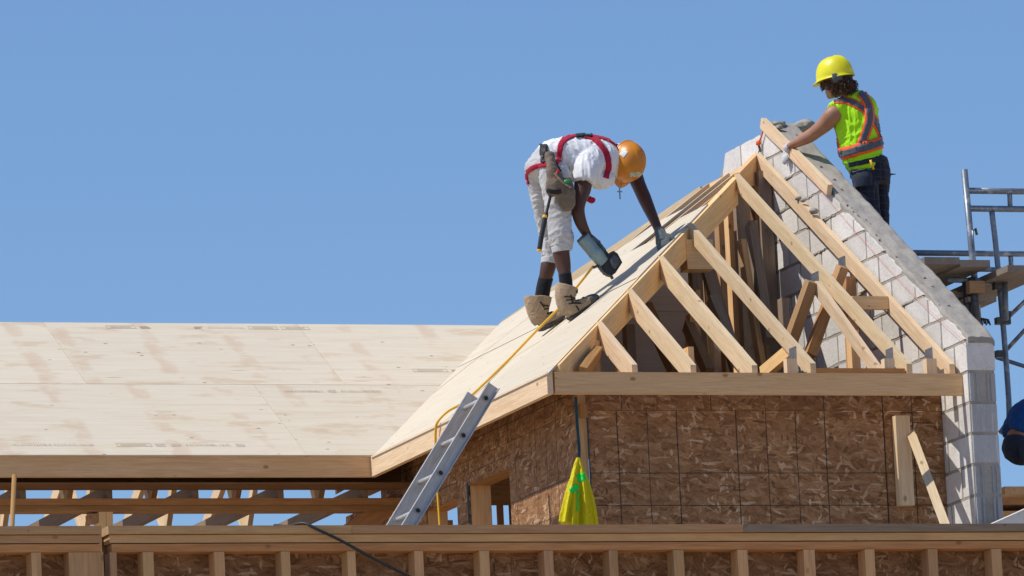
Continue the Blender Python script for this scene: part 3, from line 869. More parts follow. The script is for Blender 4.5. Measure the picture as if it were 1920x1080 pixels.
# ------------------------------------------------------------------ foreground stud wall
YF = -3.5
def fg_wall(x0, x1, label, studs, joints, grey_from=None):
    t = thing('stud_wall', ((x0 + x1) / 2, YF, GZ), label, 'stud wall')
    zt = -1.457
    edges = [x0] + [j for j in joints if x0 < j < x1] + [x1]
    for i, (a, b) in enumerate(zip(edges, edges[1:])):
        box('top_plate', a + .001, b - .001, YF - .022, YF + .13, zt - .046, zt, M['spruce_grey'] if (grey_from is not None and a >= grey_from - .01) else M['spruce_old'], t)
    for k, dz in ((0, .05), (1, .1)):
        box('top_plate', x0 + .012 * (k + 1), x1, YF + .002 * k, YF + .12, zt - dz - .044, zt - dz, M['spruce_brown' if k == 1 else 'spruce_old'], t)
    zs_ = zt - .146
    for xc, w in studs:
        if x0 - .05 < xc < x1 + .05:
            box('stud', xc - w / 2, xc + w / 2, YF + .004, YF + .118, -3.9, zs_, M['spruce_old'], t)
    xa = x0
    while xa < x1 - .01:
        xb = min(xa + 2.44, x1)
        flat_box('osb_panel', xa + .001, xb - .001, YF + .12, YF + .131, -3.9, zs_ + .12, M['osb_plain'], t)
        xa = xb
    box('bottom_plate', x0, x1, YF, YF + .118, -3.946, -3.902, M['spruce_old'], t)
    box('lower_wall', x0, x1, YF + .02, YF + .3, GZ, -3.95, M['osb_plain'], t)
    return t
fx = lambda px: onY(px, 1050, YF).x
st = [(fx((a + b) / 2 + 3), (b - a) / 303) for a, b in ((57, 74), (128, 172), (174, 191), (204, 216), (266, 285), (400, 418), (525, 541), (649, 664), (775, 791), (897, 915), (1018, 1035), (1140, 1156), (1261, 1280), (1381, 1400), (1505, 1526), (1620, 1638), (1738, 1756), (1857, 1876))]
st += [(fx(57) - .4 * i, .055) for i in (1, 2)] + [(fx(1866) + .39 * i, .055) for i in (1, 2, 3)]
fg_wall(fx(65) - 1.2, fx(191), 'shorter stud wall section at the far left bottom, before the gap', st, [])
fg_wall(fx(203), fx(1866) + 1.4, 'long foreground stud wall with weathered top plate across the bottom', st, [fx(660), fx(1395)], fx(1395))
# ------------------------------------------------------------------ loose boards, lines, ladder, hose, jacket
p0 = onX(1432, 221, W - .021); p1 = onX(1557, 346, W - .021)
o = lumber('held_board', p0, p1, .036, .076, M['spruce'], None, (0, -K2, 1))
tag(o, 'pale board lying along the top of the block gable under the gloved hand', 'board')
p0 = onX(1446, 250, W - .05)
ml = [onX(px, py, W - .046) for px, py in ((1470, 268), (1545, 364), (1640, 474), (1722, 561), (1808, 641))]
o = tube('mason_line', curve_pts(ml, 6), .0012, M['line_o'], None, 6)
tag(o, 'thin orange string line stretched down the face of the block gable', 'string line')
lc = thing('line_clamp', onX(1424, 268, W - .03), 'orange line clamp hanging on the block gable near its peak', 'clamp')
tube('clamp_arm', [onX(1432, 238, W - .02), onX(1428, 255, W - .02), onX(1422, 270, W - .025)], .006, M['line_o'], lc, 8)
lump('clamp_body', onX(1422, 268, W - .03), .02, M['line_o'], lc, 2, 1.2, 1)
tube('clamp_jaw', [onX(1422, 270, W - .025), onX(1426, 284, W - .02)], .009, M['clamp'], lc, 8)
tube('plumb_string', [onX(1424, 280, W - .012), onX(1419, 296, W - .012)], .003, M['rubber_k'], lc, 6)
for px, py, r in ((1494, 372, .024), (1503, 376, .02), (1523, 396, .032)):
    p = onX(px, py, 2.705); lump('mortar_lump', (2.715, p.y, p.z), r, M['mortar'], wr, px, .7, 2)

# boards against the brown wall
a = onY(1676, 780, .33); b = onY(1684, 948, .33)
o = lumber('upright_board', (a.x + .05, .338, a.z), (a.x + .05, .338, b.z), .1, .062, M['spruce'], None, (0, -1, 0), 'center')
tag(o, 'short upright board standing off the brown front wall near its right end', 'board')
a = onY(1708, 812, .33); b = onY(1782, 1010, -.42)
o = lumber('leaning_board', a, a + (b - a) * 1.9, .06, .045, M['spruce'], None, (-.5, -1, .2), 'center')
tag(o, 'slanting sunlit board leaning against the brown front wall beside the blocks', 'board')
# broom handle at far left
a = onY(27, 890, YF + .3); b = onY(22, 1000, YF + .3)
o = tube('wooden_pole', [a, a + (b - a) * 6], .0135, M['handle'], None, 12)
tag(o, 'round wooden pole standing behind the foreground wall at the far left', 'pole')

# ladder: rails lean in the x-z plane, rungs run along the eave
la = thing('ladder', onY(720, 1000, .6), 'aluminium ladder leaning on the left eave of the wing', 'ladder')
nr = onY(925, 723, .62); nb = onY(757, 1000, .62)
axis = (nb - nr); axis.y = 0; axis.normalize()
perp = Vector((axis.z, 0, -axis.x));
if perp.z < 0: perp = -perp            # upper side of the rail
rl = 2.9; WH = .036
fr_y = onX(884, 740, nr.x).y            # not used for depth, only a check
far_dy = .40
def rail(yc, facing):
    mbr = MB()
    top = Vector((nr.x, yc, nr.z)); bot = top + axis * rl
    def slab(u0, u1, v0, v1):      # u along perp, v along y
        V = []
        for e in (top, bot):
            for u, v in ((u0, v0), (u1, v0), (u1, v1), (u0, v1)): V.append(e + perp * u + Vector((0, v, 0)))
        mbr.add(V, BF)
    slab(-WH, WH, -.0018, .0018)
    s = facing
    slab(WH + .0002, WH + .006, min(-.0018, s * .026), max(.0018, s * .026)); slab(-WH - .006, -WH - .0002, min(-.0018, s * .026), max(.0018, s * .026))
    return mbr.build('rail', M['alu'], la, frame(axis, (0, -1, 0), top))
rail(.62, -1); rail(.62 + far_dy, 1)
for i in range(9):
    p = Vector((nr.x, .62, nr.z)) + axis * (.10 + .29 * i)
    tube('rung', [p + Vector((0, -.004, 0)), p + Vector((0, far_dy - .003, 0))], .0165, M['alu'], la, 12)
    # rolled rung end: ring with a black disc painted as the bore's shade
    V, F = tubev([p + Vector((0, -.0045, 0)), p + Vector((0, -.010, 0))], [.0205, .019], 14)
    mk('rung_collar', V, F, M['alu'], la, None, True)
    V, F = tubev([p + Vector((0, -.0102, 0)), p + Vector((0, -.0112, 0))], .0145, 14)
    mk('rung_bore_shade', V, F, M['rubber_k'], la, None, False)
# hose
NL = Vector((-K1, 0, 1)).normalized()
def onL(px, py, lift=.012): return on(px, py, NL, lift + .0145)
hp_ = [onY(1112, 500, 2.02), onY(1088, 530, 2.2), onY(1062, 562, 2.3), onY(1035, 591, 2.34), onY(1008, 618, 2.3)]
hp_ += [on(px, py, NL, .03) for px, py in ((958, 670), (905, 722), (868, 755))]
e0 = onX(838, 774, .02)
hp_ += [onX(840, 773, .015) + Vector((0, 0, .006)), onX(822, 789, -.053), onX(817, 806, -.062), onX(817, 850, -.06), onX(820, 915, -.06), onX(826, 1000, -.06), onX(833, 1100, -.06)]
o = tube('air_hose', curve_pts(hp_, 8), .0085, M['rubber_y'], None, 10)
tag(o, 'yellow air hose running down the plywood slope and over the eave', 'hose')
# black cable over the foreground plate
zt = -1.457
cp = [onY(515, 985, YF + .25), Vector((onY(540, 985, YF + .1).x, YF + .1, zt + .012)), Vector((onY(570, 986, YF).x, YF, zt + .014)), onY(598, 994, YF - .05), onY(640, 1014, YF - .06), onY(700, 1047, YF - .06), onY(770, 1082, YF - .05), onY(850, 1118, YF - .04)]
o = tube('black_cable', curve_pts(cp, 8), .0085, M['rubber_k'], None, 10)
tag(o, 'black cable draped over the foreground top plate', 'cable')
# jacket on a strap at the wing's corner
jy = .20
o = None
st_pts = [onY(1079.5, 744, .30), onY(1082, 790, .29), onY(1086, 838, .25), onY(1086, 862, jy + .01)]
sv = []
for p in curve_pts(st_pts, 5): sv += [p + Vector((-.009, 0, 0)), p + Vector((.009, 0, 0)), p + Vector((.009, .004, 0)), p + Vector((-.009, .004, 0))]
n_ = len(sv) // 4
F = [(0, 1, 2, 3)] + [(4 * n_ - 1, 4 * n_ - 2, 4 * n_ - 3, 4 * n_ - 4)] + [(4 * i + k, 4 * i + (k + 1) % 4, 4 * i + 4 + (k + 1) % 4, 4 * i + 4 + k) for i in range(n_ - 1) for k in range(4)]
o = mk('hanging_strap', sv, F, M['teal'])
tag(o, 'dark teal strap hanging at the corner of the brown wall above the jacket', 'strap')

def cloth(name, c, rough=0.85, var=0.1, wr_scale=9.0, wr_str=0.35, glow=0.0, pat=None):
    m, nt, b = new_mat(name, rough, 0.15); g = N(nt)
    n1 = g.noise(g.coord((1, 1, 1), 0), wr_scale, 5, 0.55, 0.8)
    n2 = g.noise(g.coord((1, 1, 1), 0), 160.0, 2, 0.5)
    col = g.ramp(n1, [(0.3, [q * (1 - var) for q in c]), (0.65, c)])
    if pat: col = pat(g, col)
    g.l(col, b.inputs['Base Color'])
    b.inputs['Sheen Weight'].default_value = 0.1
    g.bump(b, g.math('ADD', n1, g.math('MULTIPLY', n2, 0.05)), wr_str, 0.03)
    return m
M['hv_yellow'] = cloth('hv_yellow', (0.66, 0.56, 0.003), 0.6, 0.08, 7, .35)
M['hv_green'] = cloth('hv_green', (0.03, 0.80, 0.09), 0.6, 0.12, 12, .3)
M['hv_lime'] = cloth('hv_lime', (0.42, 0.86, 0.015), 0.7, 0.12, 7, .45)
M['hv_orange'] = cloth('hv_orange', (0.88, 0.13, 0.035), 0.6, 0.05, 9, .2)
M['reflective'] = cloth('reflective', (0.10, 0.115, 0.14), 0.4, 0.15, 9, .2)
M['tee_white'] = cloth('tee_white', (0.74, 0.75, 0.78), 0.9, 0.05, 7, .5)
M['sweat_grey'] = cloth('sweat_grey', (0.50, 0.50, 0.51), 0.9, 0.12, 8, .55)
M['red_web'] = cloth('red_web', (0.42, 0.012, 0.045), 0.7, 0.15, 30, .1)
M['leather_k'] = cloth('leather_k', (0.022, 0.021, 0.022), 0.5, 0.2, 20, .2)
M['leather_t'] = cloth('leather_t', (0.21, 0.165, 0.125), 0.8, 0.4, 14, .5)
M['suede'] = cloth('suede', (0.43, 0.315, 0.205), 0.9, 0.3, 14, .5)
M['sole'] = cloth('sole', (0.075, 0.068, 0.062), 0.8, 0.25, 25, .3)
M['toe'] = cloth('toe', (0.10, 0.11, 0.12), 0.6, 0.4, 22, .3)
M['sock'] = cloth('sock', (0.016, 0.018, 0.024), 0.95, 0.2, 40, .3)
M['glove_g'] = cloth('glove_g', (0.115, 0.14, 0.15), 0.9, 0.3, 25, .3)
M['glove_w'] = cloth('glove_w', (0.62, 0.62, 0.64), 0.9, 0.2, 25, .3)
def plaid(g, col):
    tc = g.n('ShaderNodeTexCoord'); sx = g.n('ShaderNodeSeparateXYZ'); g.l(tc.outputs['Object'], sx.inputs[0])
    acc = None
    for ax, st_ in ((0, .045), (2, .05)):
        q = g.math('FRACT', g.math('DIVIDE', g.math('ADD', sx.outputs[ax], 10), st_))
        ln = g.math('LESS_THAN', q, .12)
        acc = ln if acc is None else g.math('MAXIMUM', acc, ln)
    return g.mix(g.math('MULTIPLY', acc, .55), col, (0.06, 0.068, 0.09))
M['plaid_navy'] = cloth('plaid_navy', (0.022, 0.027, 0.045), 0.9, 0.35, 8, .5, pat=plaid)
M['denim'] = cloth('denim', (0.03, 0.038, 0.06), 0.9, 0.3, 10, .4)
M['blue_shirt'] = cloth('blue_shirt', (0.008, 0.075, 0.26), 0.9, 0.25, 8, .4)
def skin(name, c):
    m, nt, b = new_mat(name, 0.5, 0.4); g = N(nt)
    n1 = g.noise(g.coord((1, 1, 1), 0), 14.0, 4, 0.6)
    g.l(g.ramp(n1, [(0.3, [q * .8 for q in c]), (0.65, c)]), b.inputs['Base Color'])
    b.inputs['Subsurface Weight'].default_value = 0.04
    b.inputs['Subsurface Radius'].default_value = (0.02, 0.008, 0.004)
    g.bump(b, g.noise(g.coord((1, 1, 1), 0), 120.0, 3, 0.5), .12, 0.004)
    return m
M['skin_dark'] = skin('skin_dark', (0.085, 0.036, 0.022))
M['skin_tan'] = skin('skin_tan', (0.40, 0.20, 0.125))
M['hair_brown'] = plain('hair_brown', (0.095, 0.046, 0.024), 0.45, 0.4, 0, 0.4, 40)
def shell(name, c, scuff):
    m, nt, b = new_mat(name, 0.32, 0.5); g = N(nt)
    n1 = g.noise(g.coord((1, 1, 1), 0), 10, 5, 0.65)
    col = g.ramp(n1, [(0.35, [q * .78 for q in c]), (0.6, c)])
    n2 = g.noise(g.coord((3, 1, 1), 0), 38, 5, 0.7)
    col = g.mix(g.ramp(n2, [(0.62, 0.0), (0.72, scuff)]), col, [q * .45 for q in c])
    g.l(col, b.inputs['Base Color'])
    g.l(g.ramp(n1, [(0.3, 0.5), (0.7, 0.28)]), b.inputs['Roughness'])
    return m
M['hat_orange'] = shell('hat_orange', (0.66, 0.235, 0.012), .6)
M['hat_yellow'] = shell('hat_yellow', (0.84, 0.78, 0.012), .25)
M['sticker'] = plain('sticker', (0.72, 0.74, 0.68), 0.5, 0.3, 0, 0.15, 60)
M['sticker_g'] = plain('sticker_g', (0.52, 0.60, 0.44), 0.5, 0.3, 0, 0.25, 60)
M['nailer_blue'] = plain('nailer_blue', (0.21, 0.32, 0.35), 0.45, 0.5, 0.15, 0.25, 26, 0.1, ((0.27, 0.28, 0.25), 0.7))
M['eye'] = plain('eye', (0.7, 0.68, 0.64), 0.2, 0.5)
M['silver'] = plain('silver', (0.25, 0.25, 0.27), 0.3, 0.5, 0.9)
M['green_pl'] = plain('green_pl', (0.01, 0.30, 0.10), 0.4, 0.5)
M['red_pl'] = plain('red_pl', (0.50, 0.02, 0.02), 0.4, 0.5)

# --------------------- loft helpers: limbs as tapering tubes of elliptical section, joined by voxel remesh into one skin
def crom(vals, n):
    v = [vals[0]] + list(vals) + [vals[-1]]; out = []
    for i in range(1, len(v) - 2):
        for k in range(n):
            t = k / n
            a, b, c, d = v[i - 1], v[i], v[i + 1], v[i + 2]
            out.append(0.5 * (2 * b + (c - a) * t + (2 * a - 5 * b + 4 * c - d) * t * t + (3 * b - a - 3 * c + d) * t ** 3))
    out.append(vals[-1]); return out
def loft3(C, R1, R2, side=None, n=4, seg=20, fold=None):
    """C centres, R1 half width across the view, R2 half depth along it"""
    side = side or VIEW
    P = [Vector(x) for x in zip(crom([c.x for c in C], n), crom([c.y for c in C], n), crom([c.z for c in C], n))]
    r1 = crom(R1, n); r2 = crom(R2, n); V = []; F = []; m = len(P)
    for i, p in enumerate(P):
        t = (P[min(i + 1, m - 1)] - P[max(i - 1, 0)]).normalized()
        n1 = t.cross(side).normalized(); n2 = n1.cross(t).normalized()
        for k in range(seg):
            th = 2 * math.pi * k / seg
            q = 1.0 if fold is None else fold(i / (m - 1), th)
            V.append(p + n1 * math.cos(th) * r1[i] * q + n2 * math.sin(th) * r2[i] * q)
    for i in range(m - 1):
        for k in range(seg):
            k2 = (k + 1) % seg
            F.append((i * seg + k, i * seg + k2, (i + 1) * seg + k2, (i + 1) * seg + k))
    F.append(tuple(range(seg - 1, -1, -1))); F.append(tuple((m - 1) * seg + k for k in range(seg)))
    return V, F
def limb(rings, n=4, seg=20, fold=None, grow=0.0):
    """rings: (px, py, depth y, half width in photo pixels, half depth in metres)"""
    C = [onY(a, b, c) for a, b, c, d, e in rings]
    R1 = [d * scale_at(c) + grow for (a, b, cc, d, e), c in zip(rings, C)]
    R2 = [e + grow for a, b, c, d, e in rings]
    return loft3(C, R1, R2, None, n, seg, fold)
def ellip(c, ax, seg=20, rng=12):
    """ellipsoid from centre and three axis vectors"""
    V = []; F = []
    c = Vector(c)
    for i in range(rng + 1):
        ph = math.pi * i / rng
        for k in range(seg):
            th = 2 * math.pi * k / seg
            V.append(c + ax[0] * math.sin(ph) * math.cos(th) + ax[1] * math.sin(ph) * math.sin(th) + ax[2] * math.cos(ph))
    for i in range(rng):
        for k in range(seg):
            k2 = (k + 1) % seg
            F.append((i * seg + k, i * seg + k2, (i + 1) * seg + k2, (i + 1) * seg + k))
    return V, F
def fuse(name, shapes, voxel, mat, parent, smooth=6, crease=0.0, cs=9.0, fn=None, aniso=(1, 1, 1)):
    mb = MB()
    for V, F in shapes: mb.add(V, F)
    me = bpy.data.meshes.new('tmp'); me.from_pydata(mb.V, [], mb.F)
    bm = bmesh.new(); bm.from_mesh(me); bmesh.ops.remove_doubles(bm, verts=bm.verts, dist=1e-5); bmesh.ops.recalc_face_normals(bm, faces=bm.faces); bm.to_mesh(me); bm.free()
    ob = bpy.data.objects.new('tmp', me); COL.objects.link(ob)
    md = ob.modifiers.new('r', 'REMESH'); md.mode = 'VOXEL'; md.voxel_size = voxel
    if smooth:
        ms = ob.modifiers.new('s', 'SMOOTH'); ms.iterations = smooth; ms.factor = 0.5
    dg = bpy.context.evaluated_depsgraph_get(); dg.update()
    ev = ob.evaluated_get(dg); m2 = bpy.data.meshes.new_from_object(ev)
    V = [v.co.copy() for v in m2.vertices]; F = [tuple(p.vertices) for p in m2.polygons]
    nv = [v.normal.copy() for v in m2.vertices]
    bpy.data.objects.remove(ob); bpy.data.meshes.remove(me); bpy.data.meshes.remove(m2)
    if crease:
        for i, v in enumerate(V):
            q = Vector((v.x * aniso[0], v.y * aniso[1], v.z * aniso[2])) * cs
            wq = v * cs * .5
            q += Vector((noise.noise(wq), noise.noise(wq + Vector((7, 3, 1))), noise.noise(wq + Vector((9, 9, 9))))) * 1.3
            a = noise.noise(q * .8)
            b_ = (1 - abs(noise.noise(q * 1.5 + Vector((5, 1, 7)))) * 1.6)
            c_ = (1 - abs(noise.noise(q * 3.1 + Vector((1, 8, 2)))) * 1.6)
            V[i] = v + nv[i] * crease * (.7 * a + .55 * b_ * abs(b_) + .28 * c_ - .35)
    if fn:
        V = [fn(v, n_) for v, n_ in zip(V, nv)]
    return mk(name, V, F, mat, parent, None, True)
def bvh_of(objs):
    V = []; F = []
    for o in objs:
        n = len(V); V += [WM[o.name] @ v.co for v in o.data.vertices]; F += [tuple(i + n for i in p.vertices) for p in o.data.polygons]
    return BVHTree.FromPolygons(V, F)
def strip(name, bvh, pts, width, mat, parent, lift=.003, thick=.003, n=7, across=4):
    """a webbing band laid on a surface: pts are sightings of its centre line, width in photo pixels"""
    px = crom([p[0] for p in pts], n); py = crom([p[1] for p in pts], n)
    rows = []; last = None
    m = len(px)
    for i in range(m):
        dx = px[min(i + 1, m - 1)] - px[max(i - 1, 0)]; dy = py[min(i + 1, m - 1)] - py[max(i - 1, 0)]
        l_ = math.hypot(dx, dy) or 1
        nx, ny = -dy / l_, dx / l_
        row = []
        for k in range(across + 1):
            o_ = (k / across - .5) * width
            d = ray(px[i] + nx * o_, py[i] + ny * o_).normalized()
            h = bvh.ray_cast(CP, d)
            row.append((h[0], h[1]) if h[0] is not None else None)
        ok = [r for r in row if r is not None]
        if not ok: continue
        for k in range(across + 1):
            if row[k] is None:
                near = min((j for j in range(across + 1) if row[j] is not None), key=lambda j: abs(j - k))
                row[k] = row[near]
        rows.append(row)
    if len(rows) < 2: return None
    V = []; F = []; w_ = across + 1
    for row in rows:
        for p, nn in row:
            nn = nn if nn.dot(VIEW) < 0 else -nn
            V.append(p + nn * (lift + thick))
    nt = len(V)
    for row in rows:
        for p, nn in row:
            nn = nn if nn.dot(VIEW) < 0 else -nn
            V.append(p + nn * (lift - .004))
    R = len(rows)
    for i in range(R - 1):
        for k in range(across):
            a = i * w_ + k
            F.append((a, a + 1, a + w_ + 1, a + w_)); F.append((nt + a, nt + a + w_, nt + a + w_ + 1, nt + a + 1))
        F.append((i * w_, (i + 1) * w_, nt + (i + 1) * w_, nt + i * w_)); F.append((i * w_ + across, nt + i * w_ + across, nt + (i + 1) * w_ + across, (i + 1) * w_ + across))
    for e in (0, R - 1):
        for k in range(across): F.append((e * w_ + k, nt + e * w_ + k, nt + e * w_ + k + 1, e * w_ + k + 1))
    return mk(name, V, F, mat, parent, None, True)
def helmet(c, up, fwd, mat, parent, s=1.0, ridges=3):
    """hard hat: shell, brim, raised ribs; c is the middle of the rim"""
    c = Vector(c); u = Vector(up).normalized(); f = (Vector(fwd) - u * Vector(fwd).dot(u)).normalized(); sd = u.cross(f)
    a_, b_, h_ = .140 * s, .113 * s, .148 * s
    seg, rng = 48, 16
    V = []; F = []
    def pt(th, ph, k=1.0):
        # ph 0 at the rim, pi/2 at the crown
        cr = math.cos(ph) ** .8; sr = math.sin(ph) ** .92
        p = f * (a_ * cr * math.cos(th)) + sd * (b_ * cr * math.sin(th)) + u * (h_ * sr)
        return p * k
    for i in range(rng):
        ph = (math.pi / 2) * i / rng
        for k in range(seg):
            th = 2 * math.pi * k / seg
            off = math.sin(th) * b_ * (math.cos(ph) ** .8)
            bump_ = 0
            if ridges:
                for r0 in ((-.02, 0, .02) if ridges == 3 else (0,)):
                    bump_ += .005 * math.exp(-((off - r0 * s) / (.0045 * s)) ** 2) * min(1, i / 3)
            V.append(c + pt(th, ph) * (1 + bump_ / .14))
    V.append(c + u * h_)
    for i in range(rng - 1):
        for k in range(seg):
            k2 = (k + 1) % seg; F.append((i * seg + k, i * seg + k2, (i + 1) * seg + k2, (i + 1) * seg + k))
    for k in range(seg): F.append(((rng - 1) * seg + k, (rng - 1) * seg + (k + 1) % seg, rng * seg))
    # rolled rim and peak
    base = len(V)
    for j, (ro, dz) in enumerate(((1.02, -.004), (1.06, -.010), (1.05, -.014), (.985, -.012))):
        for k in range(seg):
            th = 2 * math.pi * k / seg
            pk = max(0, math.cos(th)) ** 2 * (.035 if j in (1, 2) else (.01 if j == 0 else 0)) * s
            p = f * ((a_ * ro + pk) * math.cos(th)) + sd * (b_ * ro * math.sin(th)) + u * (dz * s - pk * .35)
            V.append(c + p)
    for k in range(seg):
        k2 = (k + 1) % seg
        F.append((k, base + k, base + k2, k2))
        for j in range(3): F.append((base + j * seg + k, base + (j + 1) * seg + k, base + (j + 1) * seg + k2, base + j * seg + k2))
    # inner face
    b2 = len(V)
    for i in range(0, rng, 4):
        ph = (math.pi / 2) * i / rng
        for k in range(seg): V.append(c + pt(2 * math.pi * k / seg, ph, .965))
    nr_ = len(range(0, rng, 4))
    for k in range(seg):
        k2 = (k + 1) % seg
        F.append((base + 3 * seg + k, b2 + k, b2 + k2, base + 3 * seg + k2))
        for j in range(nr_ - 1): F.append((b2 + j * seg + k, b2 + (j + 1) * seg + k, b2 + (j + 1) * seg + k2, b2 + j * seg + k2))
    F.append(tuple(b2 + (nr_ - 1) * seg + k for k in range(seg)))
    return mk('hard_hat', V, F, mat, parent, frame(f, u, c), True)
def head_shapes(c, u, f, s=1.0):
    """skull, jaw, nose, brow, lips and ears as closed forms to be fused"""
    u = Vector(u).normalized(); f = (Vector(f) - u * Vector(f).dot(u)).normalized(); r = f.cross(u); c = Vector(c)
    S = [ellip(c + u * .03 * s, (f * .098 * s, r * .076 * s, u * .098 * s)),
         ellip(c + f * .035 * s - u * .055 * s, (f * .060 * s, r * .056 * s, u * .062 * s)),
         ellip(c + f * .075 * s - u * .095 * s, (f * .022 * s, r * .026 * s, u * .02 * s)),
         ellip(c + f * .088 * s + u * .028 * s, (f * .014 * s, r * .05 * s, u * .012 * s)),
         ellip(c + f * .092 * s - u * .063 * s, (f * .010 * s, r * .024 * s, u * .006 * s)),
         ellip(c + f * .091 * s - u * .075 * s, (f * .010 * s, r * .021 * s, u * .007 * s))]
    S.append(loft3([c + f * .092 * s + u * .02 * s, c + f * .108 * s - u * .02 * s, c + f * .098 * s - u * .034 * s], [.009 * s, .016 * s, .012 * s], [.009 * s, .013 * s, .009 * s], r, 3, 12))
    for q in (-1, 1):
        S.append(ellip(c + r * q * .078 * s - f * .012 * s - u * .008 * s, (f * .020 * s, r * .008 * s, u * .034 * s)))
    return S, (u, f, r)
def eyes(c, u, f, r, parent, s=1.0):
    for q in (-1, 1):
        V, F = ellip(Vector(c) + f * .083 * s + r * q * .031 * s + u * .008 * s, (f * .012 * s, r * .015 * s, u * .008 * s), 12, 8)
        mk('eye', V, F, M['eye'], parent, None, True)
def hand_shapes(wrist, dirv, palm_n, curl, s=1.0, spread=.06, thumb=1):
    """palm plus five unequal bent fingers; palm_n is the way the palm faces; curl = bend per joint (radians)"""
    d = Vector(dirv).normalized(); n = (Vector(palm_n) - d * Vector(palm_n).dot(d)).normalized(); t = d.cross(n) * thumb   # t: thumb side
    w = Vector(wrist)
    S = [loft3([w - d * .02, w + d * .02 * s, w + d * .06 * s, w + d * .092 * s], [.026 * s, .034 * s, .043 * s, .040 * s], [.021 * s, .020 * s, .018 * s, .014 * s], n, 4, 18)]
    for i, (off, ln) in enumerate(((.030, .074), (.010, .083), (-.010, .077), (-.029, .060))):
        p = w + d * .082 * s + t * off * s; dd = (d + t * spread * (1.5 - i)).normalized()
        ax = dd.cross(n)
        pts = [p - dd * .02 * s, p]; ang = curl * .6
        for part_, fr_ in enumerate((.45, .31, .24)):
            q = Matrix.Rotation(-ang, 3, ax) @ dd
            if q.dot(n) < dd.dot(n) - 1e-6: q = Matrix.Rotation(ang, 3, ax) @ dd
            pts.append(pts[-1] + q * ln * fr_ * s); ang += curl
        rad = [.0105 * s, .0105 * s, .0098 * s, .009 * s, .0068 * s]
        S.append(loft3(pts, rad, rad, n, 3, 12))
    p = w + d * .028 * s + t * .03 * s
    pts = [p - t * .02 * s, p, p + (t * .7 + d * .7 + n * .2).normalized() * .035 * s, p + (t * .7 + d * .7 + n * .2).normalized() * .035 * s + (t * .2 + d * .8 + n * .5).normalized() * .03 * s]
    rad = [.014 * s, .0135 * s, .0115 * s, .0085 * s]
    S.append(loft3(pts, rad, rad, n, 4, 12))
    return S

# --------------------- jacket
ja = thing('jacket', onY(1084, 990, jy), 'bright yellow rain jacket with green patches hanging from the teal strap', 'jacket')
def jf(t, th):
    a = .40 * min(1, t * 1.6)
    return 1 + a * (1 - 1.5 * abs(math.sin(3.5 * th + .8 * math.sin(th * 2) + .3 * t)) + .2 * math.sin(11 * th + 2 + 2 * t))
def jg(ph):
    return lambda t, th: 1 + .32 * min(1, t * 1.5) * (1 - 1.6 * abs(math.sin(2.5 * th + ph + .4 * t)))
jb = [limb([(1081, 866, jy - .01, 3, .012), (1074, 900, jy - .03, 6.5, .03), (1066, 935, jy - .035, 8.5, .038), (1061, 965, jy - .03, 9.5, .04), (1059.5, 981, jy - .03, 10, .04)], 8, 40, jg(.4)),
      limb([(1083, 858, jy, 2.5, .008), (1081, 875, jy, 5, .02), (1079, 900, jy - .01, 6.5, .035), (1077, 940, jy - .02, 7.5, .05), (1075, 1015, jy - .02, 9, .06)], 8, 40, jg(1.1)),
      limb([(1084, 858, jy, 2.5, .008), (1087.5, 876, jy, 6, .022), (1091, 900, jy - .01, 9.5, .04), (1094.5, 940, jy - .01, 12, .06), (1098, 1015, jy, 15, .08)], 8, 56, jg(0)),
      limb([(1089, 876, jy, 4, .02), (1099, 905, jy - .02, 6, .025), (1107, 940, jy - .03, 7, .03), (1111.5, 970, jy - .025, 7.5, .032), (1115, 1012, jy - .02, 8, .03)], 8, 36, jg(2))]
jbo = fuse('coat_body', jb, .004, M['hv_yellow'], ja, 1, .006, 14, None, (1.6, 1.6, .35))
jbv = bvh_of([jbo])
strip('green_patch', jbv, [(1082, 898), (1098, 893)], 15, M['hv_green'], ja, .002, .001, 8, 6)
strip('green_patch', jbv, [(1073, 912), (1081, 920)], 18, M['hv_green'], ja, .002, .001, 8, 6)
strip('green_patch', jbv, [(1084, 920), (1083, 958)], 3, M['hv_green'], ja, .002, .001, 8, 2)

# ------------------------------------------------------------------ worker in white
def person(loc, label): return thing('person', loc, label, 'person')
pw = person(onY(1045, 605, 2.3), 'stooping worker in orange hard hat, white shirt and red harness on the plywood slope')
YN, YC, YD = 2.06, 2.28, 2.50            # near side, middle, far side
near_leg = [(1040, 330, YN + .08, 26, .09), (1048, 385, YN + .03, 20, .08), (1053, 440, YN, 15.5, .06), (1052, 470, YN, 16, .055), (1056, 496, YN, 14.5, .052), (1060, 520, YN - .02, 11, .04), (1062, 548, YN - .03, 11, .038), (1064, 575, YN - .03, 12, .038)]
far_leg = [(1016, 335, YD - .1, 24, .09), (1024, 390, YD - .04, 18, .08), (1032, 445, YD, 15, .06), (1032, 480, YD, 15.5, .055), (1027, 504, YD, 14.5, .052), (1021, 530, YD + .02, 12, .04), (1016, 560, YD + .03, 12, .04), (1014, 590, YD + .03, 12, .04)]
near_arm = [(1104, 300, YN + .1, 17, .06), (1096, 328, YN + .02, 17, .058), (1092, 355, YN, 16.5, .052), (1086, 380, YN - .02, 12.5, .046), (1084, 397, YN - .03, 12.5, .045), (1089, 417, YN - .03, 11.5, .041), (1099, 437, YN - .02, 9, .034), (1109, 452, YN, 7.5, .027), (1115, 460, YN, 7.5, .025)]
far_arm = [(1165, 300, YD - .06, 17, .06), (1186, 322, YD - .08, 16, .055), (1198, 348, YD - .13, 13.5, .05), (1209, 373, YD - .2, 13, .045), (1220, 398, YD - .28, 11, .042), (1230, 420, YD - .37, 9, .034), (1236, 434, YD - .42, 8, .029), (1240, 442, YD - .45, 8, .027)]
